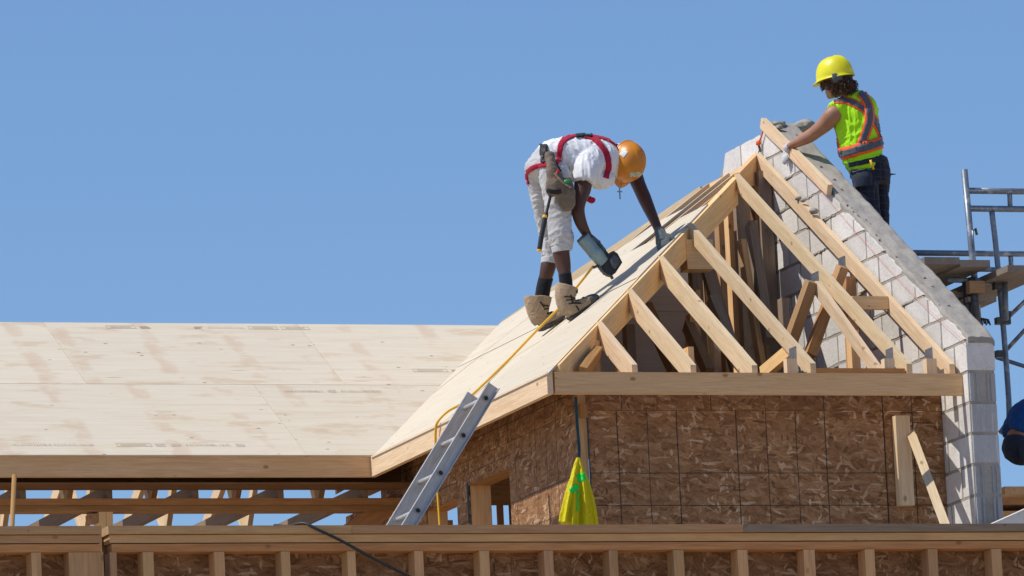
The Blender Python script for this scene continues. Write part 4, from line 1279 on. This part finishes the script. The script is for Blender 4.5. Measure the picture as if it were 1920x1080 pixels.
torso_s = [(1006, 322, YC, 26, .14), (1035, 300, YC, 27, .15), (1072, 296, YC, 34, .16), (1108, 298, YC, 36, .17), (1138, 302, YC, 30, .15), (1156, 306, YC, 17, .075), (1170, 310, YC, 15, .065)]
RI, UI = CR[0], CR[1]
uW = (RI * .56 - UI * .12 - VIEW * .80).normalized()
fW = (-UI * .98 - RI * .12 - VIEW * .05)
hc = onY(1175, 303, 2.2)
sh, (uu, ff, rr) = head_shapes(hc - uW * .025, uW, fW)
fuse('body', [limb(near_leg), limb(far_leg), limb(near_arm), limb(far_arm), limb(torso_s, 4, 28)] + sh, .0085, M['skin_dark'], pw, 3)
eyes(hc - uW * .025, uu, ff, rr, pw)
helm = helmet(hc, uW, fW, M['hat_orange'], pw, .98, 3)
hb = bvh_of([helm])
strip('sticker', hb, [(1165.5, 293), (1174, 282)], 11, M['sticker'], helm, .001, .001, 6, 6)
strip('sticker', hb, [(1181, 328), (1202, 326)], 9, M['sticker_g'], helm, .001, .001, 6, 6)
strip('sticker', hb, [(1201, 328), (1209, 322)], 2.5, M['hat_yellow'], helm, .001, .001, 4, 2)
# clothes
tee = [limb([(1020, 306, YC, 27, .155), (1040, 294, YC, 33, .17), (1074, 296, YC, 42, .19), (1108, 301, YC, 46, .20), (1136, 304, YC, 41, .185), (1152, 305, YC, 30, .13), (1160, 307, YC, 21, .09)], 6, 36),
       limb([(1112, 285, YN + .16, 24, .09), (1106, 305, YN + .05, 27, .085), (1099, 325, YN, 24, .075), (1096, 341, YN - .01, 22, .07)], 6, 28),
       limb([(1150, 290, YD - .1, 24, .09), (1172, 305, YD - .08, 22, .08), (1184, 322, YD - .12, 19, .07)], 5, 24),
       limb([(1110, 330, YC - .1, 20, .1), (1128, 338, YC - .1, 18, .1), (1143, 333, YC - .1, 14, .08)], 5, 20)]
shirt = fuse('shirt', tee, .0065, M['tee_white'], pw, 4, .015, 8.5, None, (1.5, 1.2, .6))
pants_n = [(1034, 312, YN + .1, 28, .11), (1042, 345, YN + .05, 29, .105), (1047, 385, YN + .02, 25.5, .095), (1050, 425, YN, 23.5, .085), (1052, 450, YN, 22, .078), (1054, 463, YN, 19, .07), (1054, 469, YN, 18, .066)]
pants_f = [(1012, 318, YD - .12, 25, .11), (1013, 350, YD - .08, 22, .105), (1018, 390, YD - .04, 19, .09), (1027, 430, YD, 17, .08), (1032, 465, YD, 17, .072), (1032, 486, YD, 16.5, .066), (1031, 494, YD, 16, .06)]
seat = [(1001, 331, YC, 17, .14), (1008, 320, YC, 25, .17), (1022, 306, YC, 30, .165), (1034, 297, YC, 29, .155)]
pants = fuse('trousers', [limb(pants_n, 6, 30), limb(pants_f, 6, 30), limb(seat, 6, 30)], .0065, M['sweat_grey'], pw, 4, .014, 9, None, (.8, .8, 1.5))
for rings, nm in ((((1052, 461, YN, 18.5, .067), (1054, 472, YN, 18.5, .067)), 'cuff'), (((1032, 484, YD, 17, .064), (1031, 495, YD, 17, .062)), 'cuff')):
    V, F = limb(list(rings), 4, 40, lambda t, th: 1 + .02 * math.cos(th * 20)); mk(nm, V, F, M['sweat_grey'], pw, None, True)
for rings in ([(1059, 513, YN - .02, 12.2, .044), (1061, 530, YN - .02, 12.4, .045), (1062, 552, YN - .03, 12.6, .045)], [(1024, 520, YD + .02, 13.6, .046), (1019, 540, YD + .02, 13.6, .046), (1015, 566, YD + .03, 13.6, .046)]):
    V, F = limb(rings, 4, 36, lambda t, th: 1 + .012 * math.cos(th * 18)); mk('sock', V, F, M['sock'], pw, None, True)
def boot(shaft, foot, sole, toe, lace, Y):
    bo = fuse('boot', [limb(shaft, 5, 26), limb(foot, 5, 26)], .0055, M['suede'], pw, 3, .004, 16)
    V, F = limb(sole, 4, 20); mk('sole', V, F, M['sole'], bo, None, True)
    if toe: V, F = limb(toe, 4, 22); mk('toe_cap', V, F, M['toe'], bo, None, True)
    bb = bvh_of([bo])
    for k, (p, q) in enumerate(lace): strip('lace', bb, [p, ((p[0] + q[0]) / 2, (p[1] + q[1]) / 2 - 1), q], 2.2, M['leather_k'], bo, .003, .003, 4, 2)
    return bo
b1 = boot([(1064, 537, YN - .03, 22, .062), (1060, 553, YN - .03, 20, .06), (1061, 570, YN - .03, 17.5, .055), (1068, 584, YN - .03, 15, .052)],
     [(1063, 585, YN - .03, 11, .046), (1074, 582, YN - .03, 14, .05), (1090, 573, YN - .03, 13, .053), (1104, 565, YN - .03, 11, .053), (1114, 559, YN - .03, 8, .045), (1118, 557, YN - .03, 4, .03)],
     [(1066, 596, YN - .03, 4.5, .05), (1074, 595, YN - .03, 6.5, .056), (1092, 583, YN - .03, 5, .056), (1110, 570, YN - .03, 4.5, .056), (1119, 562, YN - .03, 3.5, .04)],
     [(1102, 566, YN - .03, 10.8, .055), (1109, 562, YN - .03, 10.6, .055), (1116, 558, YN - .03, 8, .047), (1120, 556, YN - .03, 4, .03)],
     [((1058, 556), (1080, 560)), ((1062, 563), (1086, 563)), ((1070, 553), (1074, 570)), ((1066, 570), (1090, 569)), ((1080, 545), (1086, 558)), ((1084, 559), (1096, 559)), ((1080, 574), (1085, 582))], 0)
b2 = boot([(1008, 557, YD + .03, 27, .07), (1008, 575, YD + .03, 23, .066), (1010, 592, YD + .03, 19, .058), (1016, 604, YD + .03, 16, .052)],
     [(1010, 607, YD + .03, 11, .046), (1022, 604, YD + .02, 14, .05), (1038, 597, YD, 12.5, .053), (1052, 589, YD - .02, 10, .05), (1060, 584, YD - .03, 6, .04)],
     [(1009, 618, YD + .03, 4, .05), (1020, 614, YD + .02, 6, .056), (1040, 603, YD, 5, .056), (1058, 592, YD - .03, 4, .05)], None,
     [((1016, 572), (1036, 577)), ((1020, 580), (1044, 578)), ((1026, 588), (1050, 582)), ((1012, 566), (1020, 576))], 0)
# harness, belt and pouch
cb = bvh_of([shirt, pants])
for pts, w_ in (([(1096, 255), (1110, 258), (1125, 271), (1137, 290), (1141, 312), (1136, 334)], 10), ([(1074, 254), (1060, 261), (1051, 275), (1047, 303)], 10),
                ([(1072, 255), (1095, 254), (1116, 256), (1140, 262), (1160, 274)], 6), ([(1028, 309), (1010, 311), (996, 317), (986, 328), (989, 346)], 8), ([(1047, 300), (1040, 318), (1046, 336)], 7)):
    strip('harness_strap', cb, pts, w_, M['red_web'], pw, .004, .004, 8, 4)
strip('harness_pad', cb, [(1080, 256), (1096, 254), (1111, 255)], 7, M['leather_k'], pw, .008, .006, 5, 4)
bl = strip('belt', cb, [(1021, 272), (1020, 288), (1021, 305)], 13, M['leather_k'], pw, .006, .008, 6, 4)
strip('belt', cb, [(1024, 292), (1034, 300), (1048, 324)], 10, M['leather_k'], pw, .006, .006, 6, 4)
strip('rivet', cb, [(1017, 287), (1019.5, 287)], 2.5, M['silver'], bl, .016, .002, 3, 2); strip('rivet', cb, [(1016, 296), (1018.5, 296)], 2.5, M['silver'], bl, .016, .002, 3, 2)
YP = YN - .11
pouch = fuse('tool_pouch', [limb([(1030, 288, YP + .05, 9, .035), (1034, 312, YP + .01, 10, .04), (1040, 335, YP - .01, 16, .05), (1041, 355, YP - .02, 17.5, .05), (1042, 368, YP - .01, 13, .04)], 6, 26),
                            limb([(1056, 338, YP, 15, .05), (1061, 360, YP - .02, 17, .055), (1064, 382, YP - .02, 15, .05), (1066, 394, YP - .02, 9, .035)], 6, 26)], .006, M['leather_t'], pw, 3, .007, 15)
pb = bvh_of([pouch])
strip('pouch_flap', pb, [(1026, 356), (1040, 360), (1052, 358)], 8, M['leather_k'], pouch, .004, .003, 6, 4)
strip('pouch_seam', pb, [(1040, 325), (1052, 340), (1070, 352)], 3, M['suede'], pouch, .004, .004, 6, 2)
tube('pencil', [onY(1039, 338, YP - .05), onY(1047, 318, YP - .05)], .0085, M['red_pl'], pouch, 8)
lump('clip', onY(1062, 341, YP - .06), .022, M['green_pl'], pouch, 4, .7, 2)
tube('clip', [onY(1052, 344, YP - .05), onY(1070, 338, YP - .06)], .008, M['green_pl'], pouch, 8)
hm = thing('hammer', onY(1022, 420, YP), 'black handled hammer hanging from the tan tool pouch', 'hammer')
def hgrip(pts, r): 
    V, F = tubev(curve_pts([onY(a, b, YP - .02) for a, b in pts], 5), r, 12)
    return V, F
V, F = hgrip(((1033, 364), (1028, 385), (1021, 415), (1015, 445), (1011.5, 468)), [.010] * 8 + [.0165] * 13); mk('handle', V, F, M['rubber_k'], hm, None, True)
V, F = hgrip(((1022.6, 404), (1021.4, 409)), .0178); mk('collar', V, F, M['rubber_y'], hm, None, True)
V, F = hgrip(((1011.5, 468), (1011, 471.5)), .0165); mk('end_cap', V, F, M['rubber_y'], hm, None, True)
a = onY(1034, 360, YP - .02); V, F = tubev([a + Vector((-.012, .06, .02)), a + Vector((.05, .06, .03))], .014, 10); mk('hammer_head', V, F, M['clamp'], hm, None, True)
# necklace
ck = curve_pts([onY(1154, 330, 2.15), onY(1158, 345, 2.15), onY(1162, 353, 2.15), onY(1165, 346, 2.2), onY(1165, 334, 2.2)], 5)
tube('necklace', ck, .0022, M['silver'], pw, 6)
cr_ = onY(1162, 362, 2.15)
mbx = MB(); mbx.add([cr_ + Vector(v) for v in boxv(-.004, .004, -.003, .003, -.042, .034)], BF); mbx.add([cr_ + Vector(v) for v in boxv(-.018, -.0045, -.003, .003, .005, .013)], BF); mbx.add([cr_ + Vector(v) for v in boxv(.0045, .018, -.003, .003, .005, .013)], BF)
mbx.build('cross_pendant', M['silver'], pw)
strip('harness_strap', bvh_of([shirt]), [(1104, 352), (1110, 360)], 8, M['red_web'], pw, .01, .006, 3, 3)
V, F = limb([(1103, 372, YN + .1, 6, .02), (1110, 376, YN + .1, 6, .02), (1113, 372, YN + .1, 4, .02)], 4, 12); mk('harness_buckle', V, F, M['red_web'], pw, None, True)
# gloved hand pressing on the roof edge
w0 = onY(1240, 440, 2.03); tip = onY(1248, 476, 1.93)
gl = fuse('glove', hand_shapes(w0, (tip - w0), (RI * .35 - VIEW * -.9), .42, 1.25, .09, 1) + [limb([(1236, 431, 2.07, 10, .034), (1240, 443, 2.03, 11.5, .037), (1244, 454, 2.0, 15.5, .042)], 4, 18)], .004, M['glove_g'], pw, 3, .002, 30)

# nail gun
ng = thing('nail_gun', onY(1140, 500, 2.04), 'pale blue pneumatic nail gun pressed to the plywood by the stooping worker', 'nail gun')
YG = YN - .05
def cyl(name, pts, mat, seg=24, fl=None):
    V, F = limb([(a, b, YG, r, r * .0034) for a, b, r in pts], 1, seg); return mk(name, V, F, mat, ng, None, True)
bd = cyl('motor_housing', [(1092, 445.5, 10.5), (1092.5, 446, 12.8), (1094, 448, 13.3), (1114, 472, 13.3), (1115, 473.3, 13.9), (1117, 475.8, 13.9), (1118, 477, 13.2), (1131, 492.5, 12.6), (1132, 493.5, 11)], M['nailer_blue'])
cyl('end_cap', [(1090.4, 443.6, 9), (1090.8, 444, 12.3), (1092.4, 446, 12.3), (1092.6, 446.2, 9)], M['clamp'])
V, F = limb([(1106, 445, YG + .06, 5, .016), (1118, 456, YG + .07, 5.5, .018), (1130, 470, YG + .07, 5.5, .018), (1140, 484, YG + .05, 6, .018)], 4, 14); mk('grip', V, F, M['rubber_k'], ng, None, True)
def slabpx(name, poly, y0, y1, mat):
    P = [onY(a, b, y0) for a, b in poly]; return prism(name, P, (0, y1 - y0, 0), mat, ng)
slabpx('magazine', [(1130, 500), (1141, 487), (1137, 480), (1150, 470), (1158, 475), (1167, 492), (1154, 512), (1147, 517), (1136, 512)], YG - .03, YG + .03, M['rubber_k'])
slabpx('magazine_plate', [(1143, 487), (1151, 477), (1158, 482), (1163, 492), (1153, 505), (1147, 500)], YG - .04, YG - .031, M['clamp'])
cyl('nose', [(1133, 494, 8.5), (1138, 504, 8), (1140, 509, 5), (1142, 511, 3.6), (1147, 520, 3), (1149, 523, 2.6)], M['clamp'], 14)
slabpx('trigger', [(1122, 497), (1130, 508), (1141, 517), (1136, 505)], YG - .02, YG + .02, M['clamp'])
V, F = tubev([onY(1124, 497, YG - .01), onY(1112, 502, YG)], .009, 10); mk('hose_fitting', V, F, M['clamp'], ng, None, True)
# right hand round the grip
w0 = onY(1112, 452, YG + .05); 
fuse('glove', hand_shapes(w0, onY(1132, 472, YG + .06) - w0, -VIEW * .4 - RI * .9, .75, 1.05, .04, -1) + [limb([(1105, 446, YG + .03, 9, .03), (1112, 453, YG + .04, 9.5, .032), (1119, 460, YG + .05, 11, .034)], 4, 16)], .004, M['glove_g'], pw, 3, .002, 30)

# ------------------------------------------------------------------ worker in hi-vis vest
YB = 2.36
py_ = person(onY(1640, 590, YB), 'worker in yellow hard hat and lime vest behind the block gable, seen from behind')
torso = [(1634, 318, YB, 30, .12), (1620, 290, YB, 32, .125), (1611, 250, YB, 34, .13), (1603, 215, YB, 37, .125), (1597, 192, YB, 30, .10), (1590, 178, YB, 15, .065), (1584, 165, YB, 13.5, .055), (1578, 152, YB, 14, .055)]
larm = [(1580, 206, YB - .02, 16, .06), (1563, 215, YB - .03, 17.5, .06), (1549, 231, YB + .03, 15.5, .052), (1530, 247, YB + .12, 13, .045), (1517, 256, YB + .18, 12.5, .043), (1501, 264, YB + .25, 10.5, .04), (1487, 271, YB + .3, 8, .03), (1478, 276, YB + .33, 7, .025)]
rarm = [(1626, 205, YB + .05, 14, .06), (1630, 222, YB + .16, 13, .055), (1627, 240, YB + .3, 13, .05), (1612, 252, YB + .42, 12, .045), (1602, 258, YB + .52, 10, .038), (1598, 260, YB + .58, 8, .03)]
lleg = [(1622, 318, YB - .04, 22, .085), (1626, 370, YB - .04, 20, .075), (1632, 440, YB - .03, 15, .06), (1634, 470, YB - .02, 14, .058), (1640, 540, YB - .02, 10, .042), (1644, 580, YB - .02, 10, .04)]
rleg = [(1646, 322, YB + .1, 20, .085), (1648, 370, YB + .1, 18, .075), (1652, 440, YB + .1, 15, .06), (1654, 470, YB + .1, 14, .058), (1660, 540, YB + .1, 10, .042), (1664, 580, YB + .1, 10, .04)]
uY = (UI * .955 - RI * .17 + VIEW * .12).normalized(); fY = (-RI * .80 + VIEW * .55 - UI * .22)
hcY = onY(1568, 147, YB)
shY, (u2, f2, r2_) = head_shapes(hcY - uY * .012, uY, fY, 1.0)
fuse('body', [limb(torso, 4, 28), limb(larm), limb(rarm), limb(lleg), limb(rleg)] + shY, .0085, M['skin_tan'], py_, 3)
eyes(hcY - uY * .012, u2, f2, r2_, py_)
helmet(onY(1566, 145, YB), uY, fY, M['hat_yellow'], py_, .97, 1)
V, F = limb([(1562, 147, YB - .105, 9, .012), (1578, 143, YB - .105, 9, .012)], 3, 12); mk('hat_cradle', V, F, M['glove_g'], py_, None, True)
V, F = limb([(1577, 143, YB - .1, 8, .014), (1594, 139, YB - .08, 8, .014)], 3, 12); mk('hat_cradle', V, F, M['leather_k'], py_, None, True)
# curly hair: a padded cap and many short curls
rh = random.Random(5)
hairs = MB()
cH = hcY - uY * .03
def curl_at(p, out, ln, r):
    a = out.cross(Vector((rh.uniform(-1, 1), rh.uniform(-1, 1), rh.uniform(-1, 1)))).normalized(); b = out.cross(a)
    ph = rh.uniform(0, 6.28); pts = []
    for i in range(7):
        t = i / 6
        pts.append(p + out * ln * t * .8 - Vector((0, 0, 1)) * ln * t * t * .5 + (a * math.cos(ph + t * 7) + b * math.sin(ph + t * 7)) * .010 * (0.4 + t))
    V, F = tubev(pts, [r, r, r, r * .9, r * .8, r * .6, r * .2], 5)
    hairs.add(V, F)
for i in range(1300):
    th = rh.uniform(-1.02, 1.02) * math.pi; ph = rh.uniform(-1.05, .18)
    d = (f2 * math.cos(th) * math.cos(ph) + r2_ * math.sin(th) * math.cos(ph) + u2 * math.sin(ph))
    if math.cos(th) > .35 and ph < -.12: continue       # keep the face clear
    if math.cos(th) > .05 and ph < -.35: continue
    if ph < -.8: continue
    p = cH + f2 * d.dot(f2) * .094 + r2_ * d.dot(r2_) * .078 + u2 * d.dot(u2) * .10
    curl_at(p, d.normalized(), rh.uniform(.014, .036), rh.uniform(.0025, .0045))
for i in range(160):                                    # the loose bunch at the back of the neck
    th = math.pi + rh.uniform(-.9, .9); ph = rh.uniform(-.75, -.05)
    d = (f2 * math.cos(th) * math.cos(ph) + r2_ * math.sin(th) * math.cos(ph) + u2 * math.sin(ph))
    p = cH + d * .105
    curl_at(p, d.normalized(), rh.uniform(.02, .055), rh.uniform(.002, .004))
hairs.build('hair', M['hair_brown'], py_, None, True)
# vest
vt = [limb([(1630, 313, YB, 34, .15), (1622, 300, YB, 37, .155), (1614, 275, YB, 40, .16), (1609, 245, YB, 41, .16), (1605, 218, YB, 41, .155), (1601, 200, YB, 39, .135), (1597, 186, YB, 28, .10), (1592, 177, YB, 18, .08)], 6, 40),
      limb([(1590, 199, YB, 17, .08), (1577, 205, YB - .02, 19, .082), (1566, 212, YB - .03, 19.5, .08)], 4, 24),
      limb([(1616, 197, YB + .03, 16, .08), (1628, 203, YB + .05, 16, .08), (1633, 209, YB + .08, 14, .07)], 4, 24)]
vest = fuse('vest', vt, .0065, M['hv_lime'], py_, 3, .015, 8, None, (1.3, 1.3, .6))
vb = bvh_of([vest])
def tape(pts, w_o, w_g, z=0):
    strip('orange_tape', vb, pts, w_o, M['hv_orange'], vest, .002 + z, .002, 8, 4)
    strip('reflective_tape', vb, pts, w_g, M['reflective'], vest, .0045 + z, .002, 8, 4)
tape([(1563, 188), (1580, 187), (1602, 194), (1622, 207), (1638, 224), (1650, 246), (1655, 262)], 15, 8)
tape([(1612, 174), (1622, 186), (1629, 204), (1629, 228), (1622, 252), (1614, 274)], 17, 10, .004)
tape([(1573, 289), (1590, 286), (1610, 280), (1635, 273), (1657, 266)], 22, 12.5, .007)
tape([(1561, 238), (1566, 258), (1573, 280)], 8, 3.5)
strip('hem', vb, [(1581, 306), (1600, 303), (1630, 296), (1656, 290)], 5, M['hv_lime'], vest, .004, .003, 6, 3)
# trousers, belt, pocket
tr = [limb([(1631, 296, YB, 33, .145), (1632, 318, YB, 36.5, .15), (1634, 345, YB, 35, .14)], 5, 36), limb([(1621, 330, YB - .04, 24, .105), (1626, 375, YB - .04, 22, .095), (1632, 440, YB - .03, 19, .08), (1640, 540, YB - .02, 16, .07), (1643, 572, YB - .02, 16, .07)], 5, 28),
      limb([(1648, 330, YB + .1, 20, .10), (1650, 375, YB + .1, 17, .09), (1652, 440, YB + .1, 17, .08), (1660, 540, YB + .1, 15, .07), (1663, 572, YB + .1, 15, .07)], 5, 28)]
trs = fuse('trousers', tr, .008, M['plaid_navy'], py_, 4, .010, 10)
tb = bvh_of([trs, vest])
strip('tool_belt', tb, [(1592, 309), (1612, 305), (1640, 299), (1658, 296)], 9, M['denim'], py_, .004, .005, 6, 4)
pk2 = strip('back_pocket', tb, [(1614, 316), (1616, 350)], 36, M['denim'], py_, .008, .006, 8, 6)
strip('pocket_edge', tb, [(1600, 321), (1616, 317), (1634, 318)], 3, M['reflective'], py_, .016, .003, 6, 2)
p = bvh_of([pk2]).ray_cast(CP, ray(1635, 312).normalized())[0] or onY(1635, 312, YB - .2)
tube('pencil', [onY(1632, 300, p.y - .02), onY(1638, 318, p.y - .02)], .0085, M['rubber_y'], py_, 8)
tube('screwdriver', [onY(1664, 327, YB), onY(1681, 326.5, YB)], [.007, .002], M['rubber_k'], py_, 8) if False else None
V, F = tubev([onY(1662, 327, YB), onY(1668, 327, YB), onY(1680, 326.5, YB)], [.011, .008, .002], 8); mk('tool_spike', V, F, M['rubber_k'], py_, None, True)
for rings in ([(1644, 575, YB - .02, 12, .05), (1646, 592, YB - .02, 12, .05)], [(1664, 575, YB + .1, 12, .05), (1666, 592, YB + .1, 12, .05)]):
    V, F = limb(rings, 4, 20); mk('boot', V, F, M['suede'], py_, None, True)
    f_ = rings[1]; V, F = limb([(f_[0] + 6, f_[1] - 2, f_[2], 9, .05), (f_[0] - 10, f_[1] + 1, f_[2] + .03, 8, .05), (f_[0] - 26, f_[1] + 3, f_[2] + .06, 5, .04)], 4, 18); mk('boot_toe', V, F, M['suede'], py_, None, True)
# gloved hand closed over the board
wv = onX(1480, 275, 2.80); tv = onX(1470, 293, 2.735)
fuse('glove', hand_shapes(wv, (tv - wv), (RI * .75 + VIEW * .3 - UI * .3), .5, 1.0, .05, -1) + [limb([(1487, 271, YB + .31, 8.5, .03), (1481, 275, YB + .34, 9, .032), (1475, 281, YB + .37, 10, .034)], 4, 16)], .004, M['glove_w'], py_, 3, .002, 30)
wv = onY(1598, 260, YB + .58); fuse('glove', hand_shapes(wv, (VIEW - RI * .2), (-UI), .5, 1.0, .05, 1), .005, M['glove_w'], py_, 3, .002, 30)

# ------------------------------------------------------------------ crouching worker in blue, cut by the right edge of the photograph
YR = 1.0
pb_ = person(onY(1925, 880, YR), 'crouching worker in blue shirt and dark jeans at the right edge, low on the scaffold')
uB = (UI * .8 + RI * .5).normalized(); fB = (RI * .9 - UI * .3 + VIEW * .2)
hB = onY(2020, 720, YR)
shB, (u3, f3, r3) = head_shapes(hB, uB, fB)
fuse('body', [limb([(1908, 845, YR, 24, .14), (1915, 815, YR, 26, .14), (1940, 785, YR, 30, .16), (1970, 755, YR, 30, .17), (1995, 742, YR, 18, .09), (2012, 730, YR, 14, .06)], 4, 24),
              limb([(1912, 845, YR - .1, 22, .085), (1945, 838, YR - .14, 20, .08), (1975, 835, YR - .15, 15, .06), (1968, 870, YR - .15, 13, .055), (1945, 905, YR - .15, 10, .04)]),
              limb([(1912, 845, YR + .1, 22, .085), (1945, 838, YR + .14, 20, .08), (1975, 835, YR + .15, 15, .06), (1968, 870, YR + .15, 13, .055), (1945, 905, YR + .15, 10, .04)]),
              limb([(1980, 760, YR - .2, 15, .055), (1990, 800, YR - .22, 13, .05), (2010, 830, YR - .15, 11, .042), (2035, 850, YR - .1, 9, .035)]),
              limb([(1980, 760, YR + .2, 15, .055), (1990, 800, YR + .22, 13, .05), (2010, 830, YR + .15, 11, .042), (2035, 850, YR + .1, 9, .035)])] + shB, .009, M['skin_tan'], pb_, 3)
eyes(hB, u3, f3, r3, pb_)
helmet(hB + uB * .03, uB, fB, M['white_plastic'], pb_, 1, 1)
fuse('shirt', [limb([(1899, 814, YR, 22, .155), (1918, 792, YR, 33, .17), (1940, 778, YR, 36, .18), (1968, 756, YR, 36, .185), (1990, 744, YR, 24, .13)], 5, 30),
               limb([(1975, 758, YR - .18, 20, .08), (1987, 790, YR - .21, 18, .07)], 4, 20), limb([(1975, 758, YR + .18, 20, .08), (1987, 790, YR + .21, 18, .07)], 4, 20)], .009, M['blue_shirt'], pb_, 4, .010, 10)
fuse('trousers', [limb([(1907, 822, YR, 24, .15), (1907, 842, YR, 27, .16), (1925, 846, YR, 26, .15)], 5, 30), limb([(1910, 846, YR - .1, 24, .1), (1945, 840, YR - .14, 23, .09), (1977, 836, YR - .15, 18, .07), (1969, 872, YR - .15, 16, .065), (1947, 902, YR - .15, 14, .06)], 5, 26),
                  limb([(1910, 846, YR + .1, 24, .1), (1945, 840, YR + .14, 23, .09), (1977, 836, YR + .15, 18, .07), (1969, 872, YR + .15, 16, .065), (1947, 902, YR + .15, 14, .06)], 5, 26)], .009, M['denim'], pb_, 4, .009, 10)
for q in (-.15, .15):
    V, F = limb([(1940, 906, YR + q, 10, .045), (1958, 908, YR + q, 10, .05), (1975, 912, YR + q, 7, .045)], 4, 18); mk('boot', V, F, M['suede'], pb_, None, True)
    fuse('hand', hand_shapes(onY(2035, 850, YR + q * .7), (RI - UI * .5), -UI, .4, 1.0, .06, 1), .005, M['skin_tan'], pb_, 2)

# ------------------------------------------------------------------ scaffold at the right
sf = thing('scaffold', onY(1880, 900, 1.2) * 1.0, 'grey tube scaffold frame rising right of the block gable', 'scaffold')
def pipe(name, a, b, Y0_, Y1_=None, r=.021, mat='galv'):
    Y1_ = Y0_ if Y1_ is None else Y1_
    return tube(name, [onY(a[0], a[1], Y0_), onY(b[0], b[1], Y1_)], r, M[mat], sf, 14)
pl = pipe('pole', (1808, 318), (1838, 640), 1.5, None, .0225)
pipe('rail', (1812, 357.5), (1990, 360), 1.5); pipe('rail', (1813, 391), (1990, 393), 1.5)
pipe('strut', (1893, 362), (1894, 387), 1.5, None, .017)
pp_ = curve_pts([onY(1859.5, 395, 1.5), onY(1868, 470, 1.5), onY(1880, 600, 1.5), onY(1888, 700, 1.5), onY(1892, 765, 1.5), onY(1890, 790, 1.5), onY(1876, 812, 1.5)], 6)
tube('pole', pp_, .019, M['galv'], sf, 14)
pipe('rail', (1695, 474), (1990, 477), 2.3, None, .020); pipe('rail', (1835, 505), (1990, 508), 2.3, None, .017)
pipe('strut', (1895, 480), (1896, 503), 2.3, None, .017)
pipe('rail', (1776, 524), (1872, 529), 1.45, None, .019)
pipe('brace', (1887, 598), (1990, 500), 1.55, None, .014); pipe('brace', (1888, 655), (1990, 545), 1.6, None, .014)
pipe('brace', (1868, 670), (1990, 709), 1.65, None, .014)
pipe('pole', (1822, 520), (1834, 620), 1.35, None, .026, 'clamp'); pipe('pole', (1884, 530), (1886, 600), 1.42, None, .02)
pipe('pole', (1812, 530), (1818, 620), 1.42, None, .03, 'clamp')
def clampb(px, py, Y, w, h, d=.05):
    c = onY(px, py, Y); s = scale_at(c)
    box('coupler', c.x - w * s / 2, c.x + w * s / 2, Y - d / 2, Y + d / 2, c.z - h * s / 2, c.z + h * s / 2, M['clamp'], sf, 'x')
clampb(1880, 602, 1.5, 28, 13); clampb(1875, 664, 1.5, 17, 13); clampb(1886, 590, 1.5, 16, 12); clampb(1870, 534, 1.44, 16, 20)
c_ = onY(1824, 432, 1.46); tube('locking_pin', [c_, c_ + Vector((.02, 0, .012)), c_ + Vector((.028, 0, -.03))], .009, M['clamp'], sf, 8)
tube('locking_pin', [c_ + Vector((-.002, 0, 0)), c_ + Vector((.0, 0, -.115))], .006, M['galv'], sf, 8)
c_ = onY(1838, 600, 1.4)
for k in range(5): tube('wire_tie', [c_, c_ + Vector((.01 + .012 * k, 0, .015 - .003 * k)), c_ + Vector((.014 + .014 * k, 0, -.035 + .01 * (k % 2)))], .006, M['rubber_k'], sf, 6)
bw = onY(1829, 539, 1.33); box('timber_block', bw.x - .055, bw.x + .055, 1.3, 1.36, bw.z - .04, bw.z + .04, M['spruce_old'], sf)
def plank(p0, p1, py, th, Y0_, Y1_, label, mat='plank', grp='scaffold planks'):
    a = onY(p0, py, Y0_); b = onY(p1, py, Y0_)
    hh = th * scale_at(a)
    o = box('scaffold_plank', a.x, b.x, Y0_, Y1_, a.z - hh, a.z, M[mat], None, 'y')
    tag(o, label, 'plank', grp)
plank(1733, 1799, 481.5, 13.5, 1.2, 3.4, 'grey scaffold plank nearest the block gable, topmost of the deck')
plank(1800, 1856, 487, 13, 1.2, 2.9, 'grey scaffold plank just left of the thin bent scaffold pole')
plank(1889, 1975, 497, 12, 1.0, 2.6, 'pale edged scaffold plank right of the bent pole at the frame edge')
plank(1760, 1812, 547, 10, 1.5, 2.6, 'lower scaffold plank half hidden by the mortar slope')
plank(1815, 1868, 556, 9, 1.35, 2.9, 'lower scaffold plank hanging below the block between the two poles')
plank(1600, 1690, 600, 12, 1.9, 3.6, 'scaffold plank under the feet of the worker in the lime vest')
o = box('level', onY(1775, 545, 1.6).x, onY(1794, 545, 1.6).x, 1.6, 1.66, onY(1775, 553, 1.6).z, onY(1775, 545, 1.6).z, M['rubber_y'], None, 'x')
tag(o, 'yellow level lying on the lower scaffold plank', 'level')
plank(1884, 2000, 912, 14, .7, 2.4, 'brown scaffold plank under the crouching worker in blue', 'spruce_old')
for py, h_ in ((934, 12), (958, 10)):
    plank(1880, 2000, py, h_, .9, 2.6, 'upper dark scaffold board below the crouching worker' if py < 940 else 'lowest dark scaffold board below the crouching worker, just over the pale wall', 'spruce_old')
pipe('pole', (1955, 330), (1985, 930), 1.5, None, .0225); pipe('pole', (1845, 640), (1860, 760), 1.5, None, .0225)
# neighbouring pale wall at the lower right corner
a = onY(1852, 983, -.6); b = onY(1990, 924, -.6)
nbw = prism('pale_block_wall', [(a.x - .3, -.6, a.z - .13), (b.x, -.6, b.z), (b.x, -.6, GZ), (a.x - .3, -.6, GZ)], (0, .19, 0), M['block'])
tag(nbw, 'pale block wall with sloping top in the lower right corner', 'block wall')
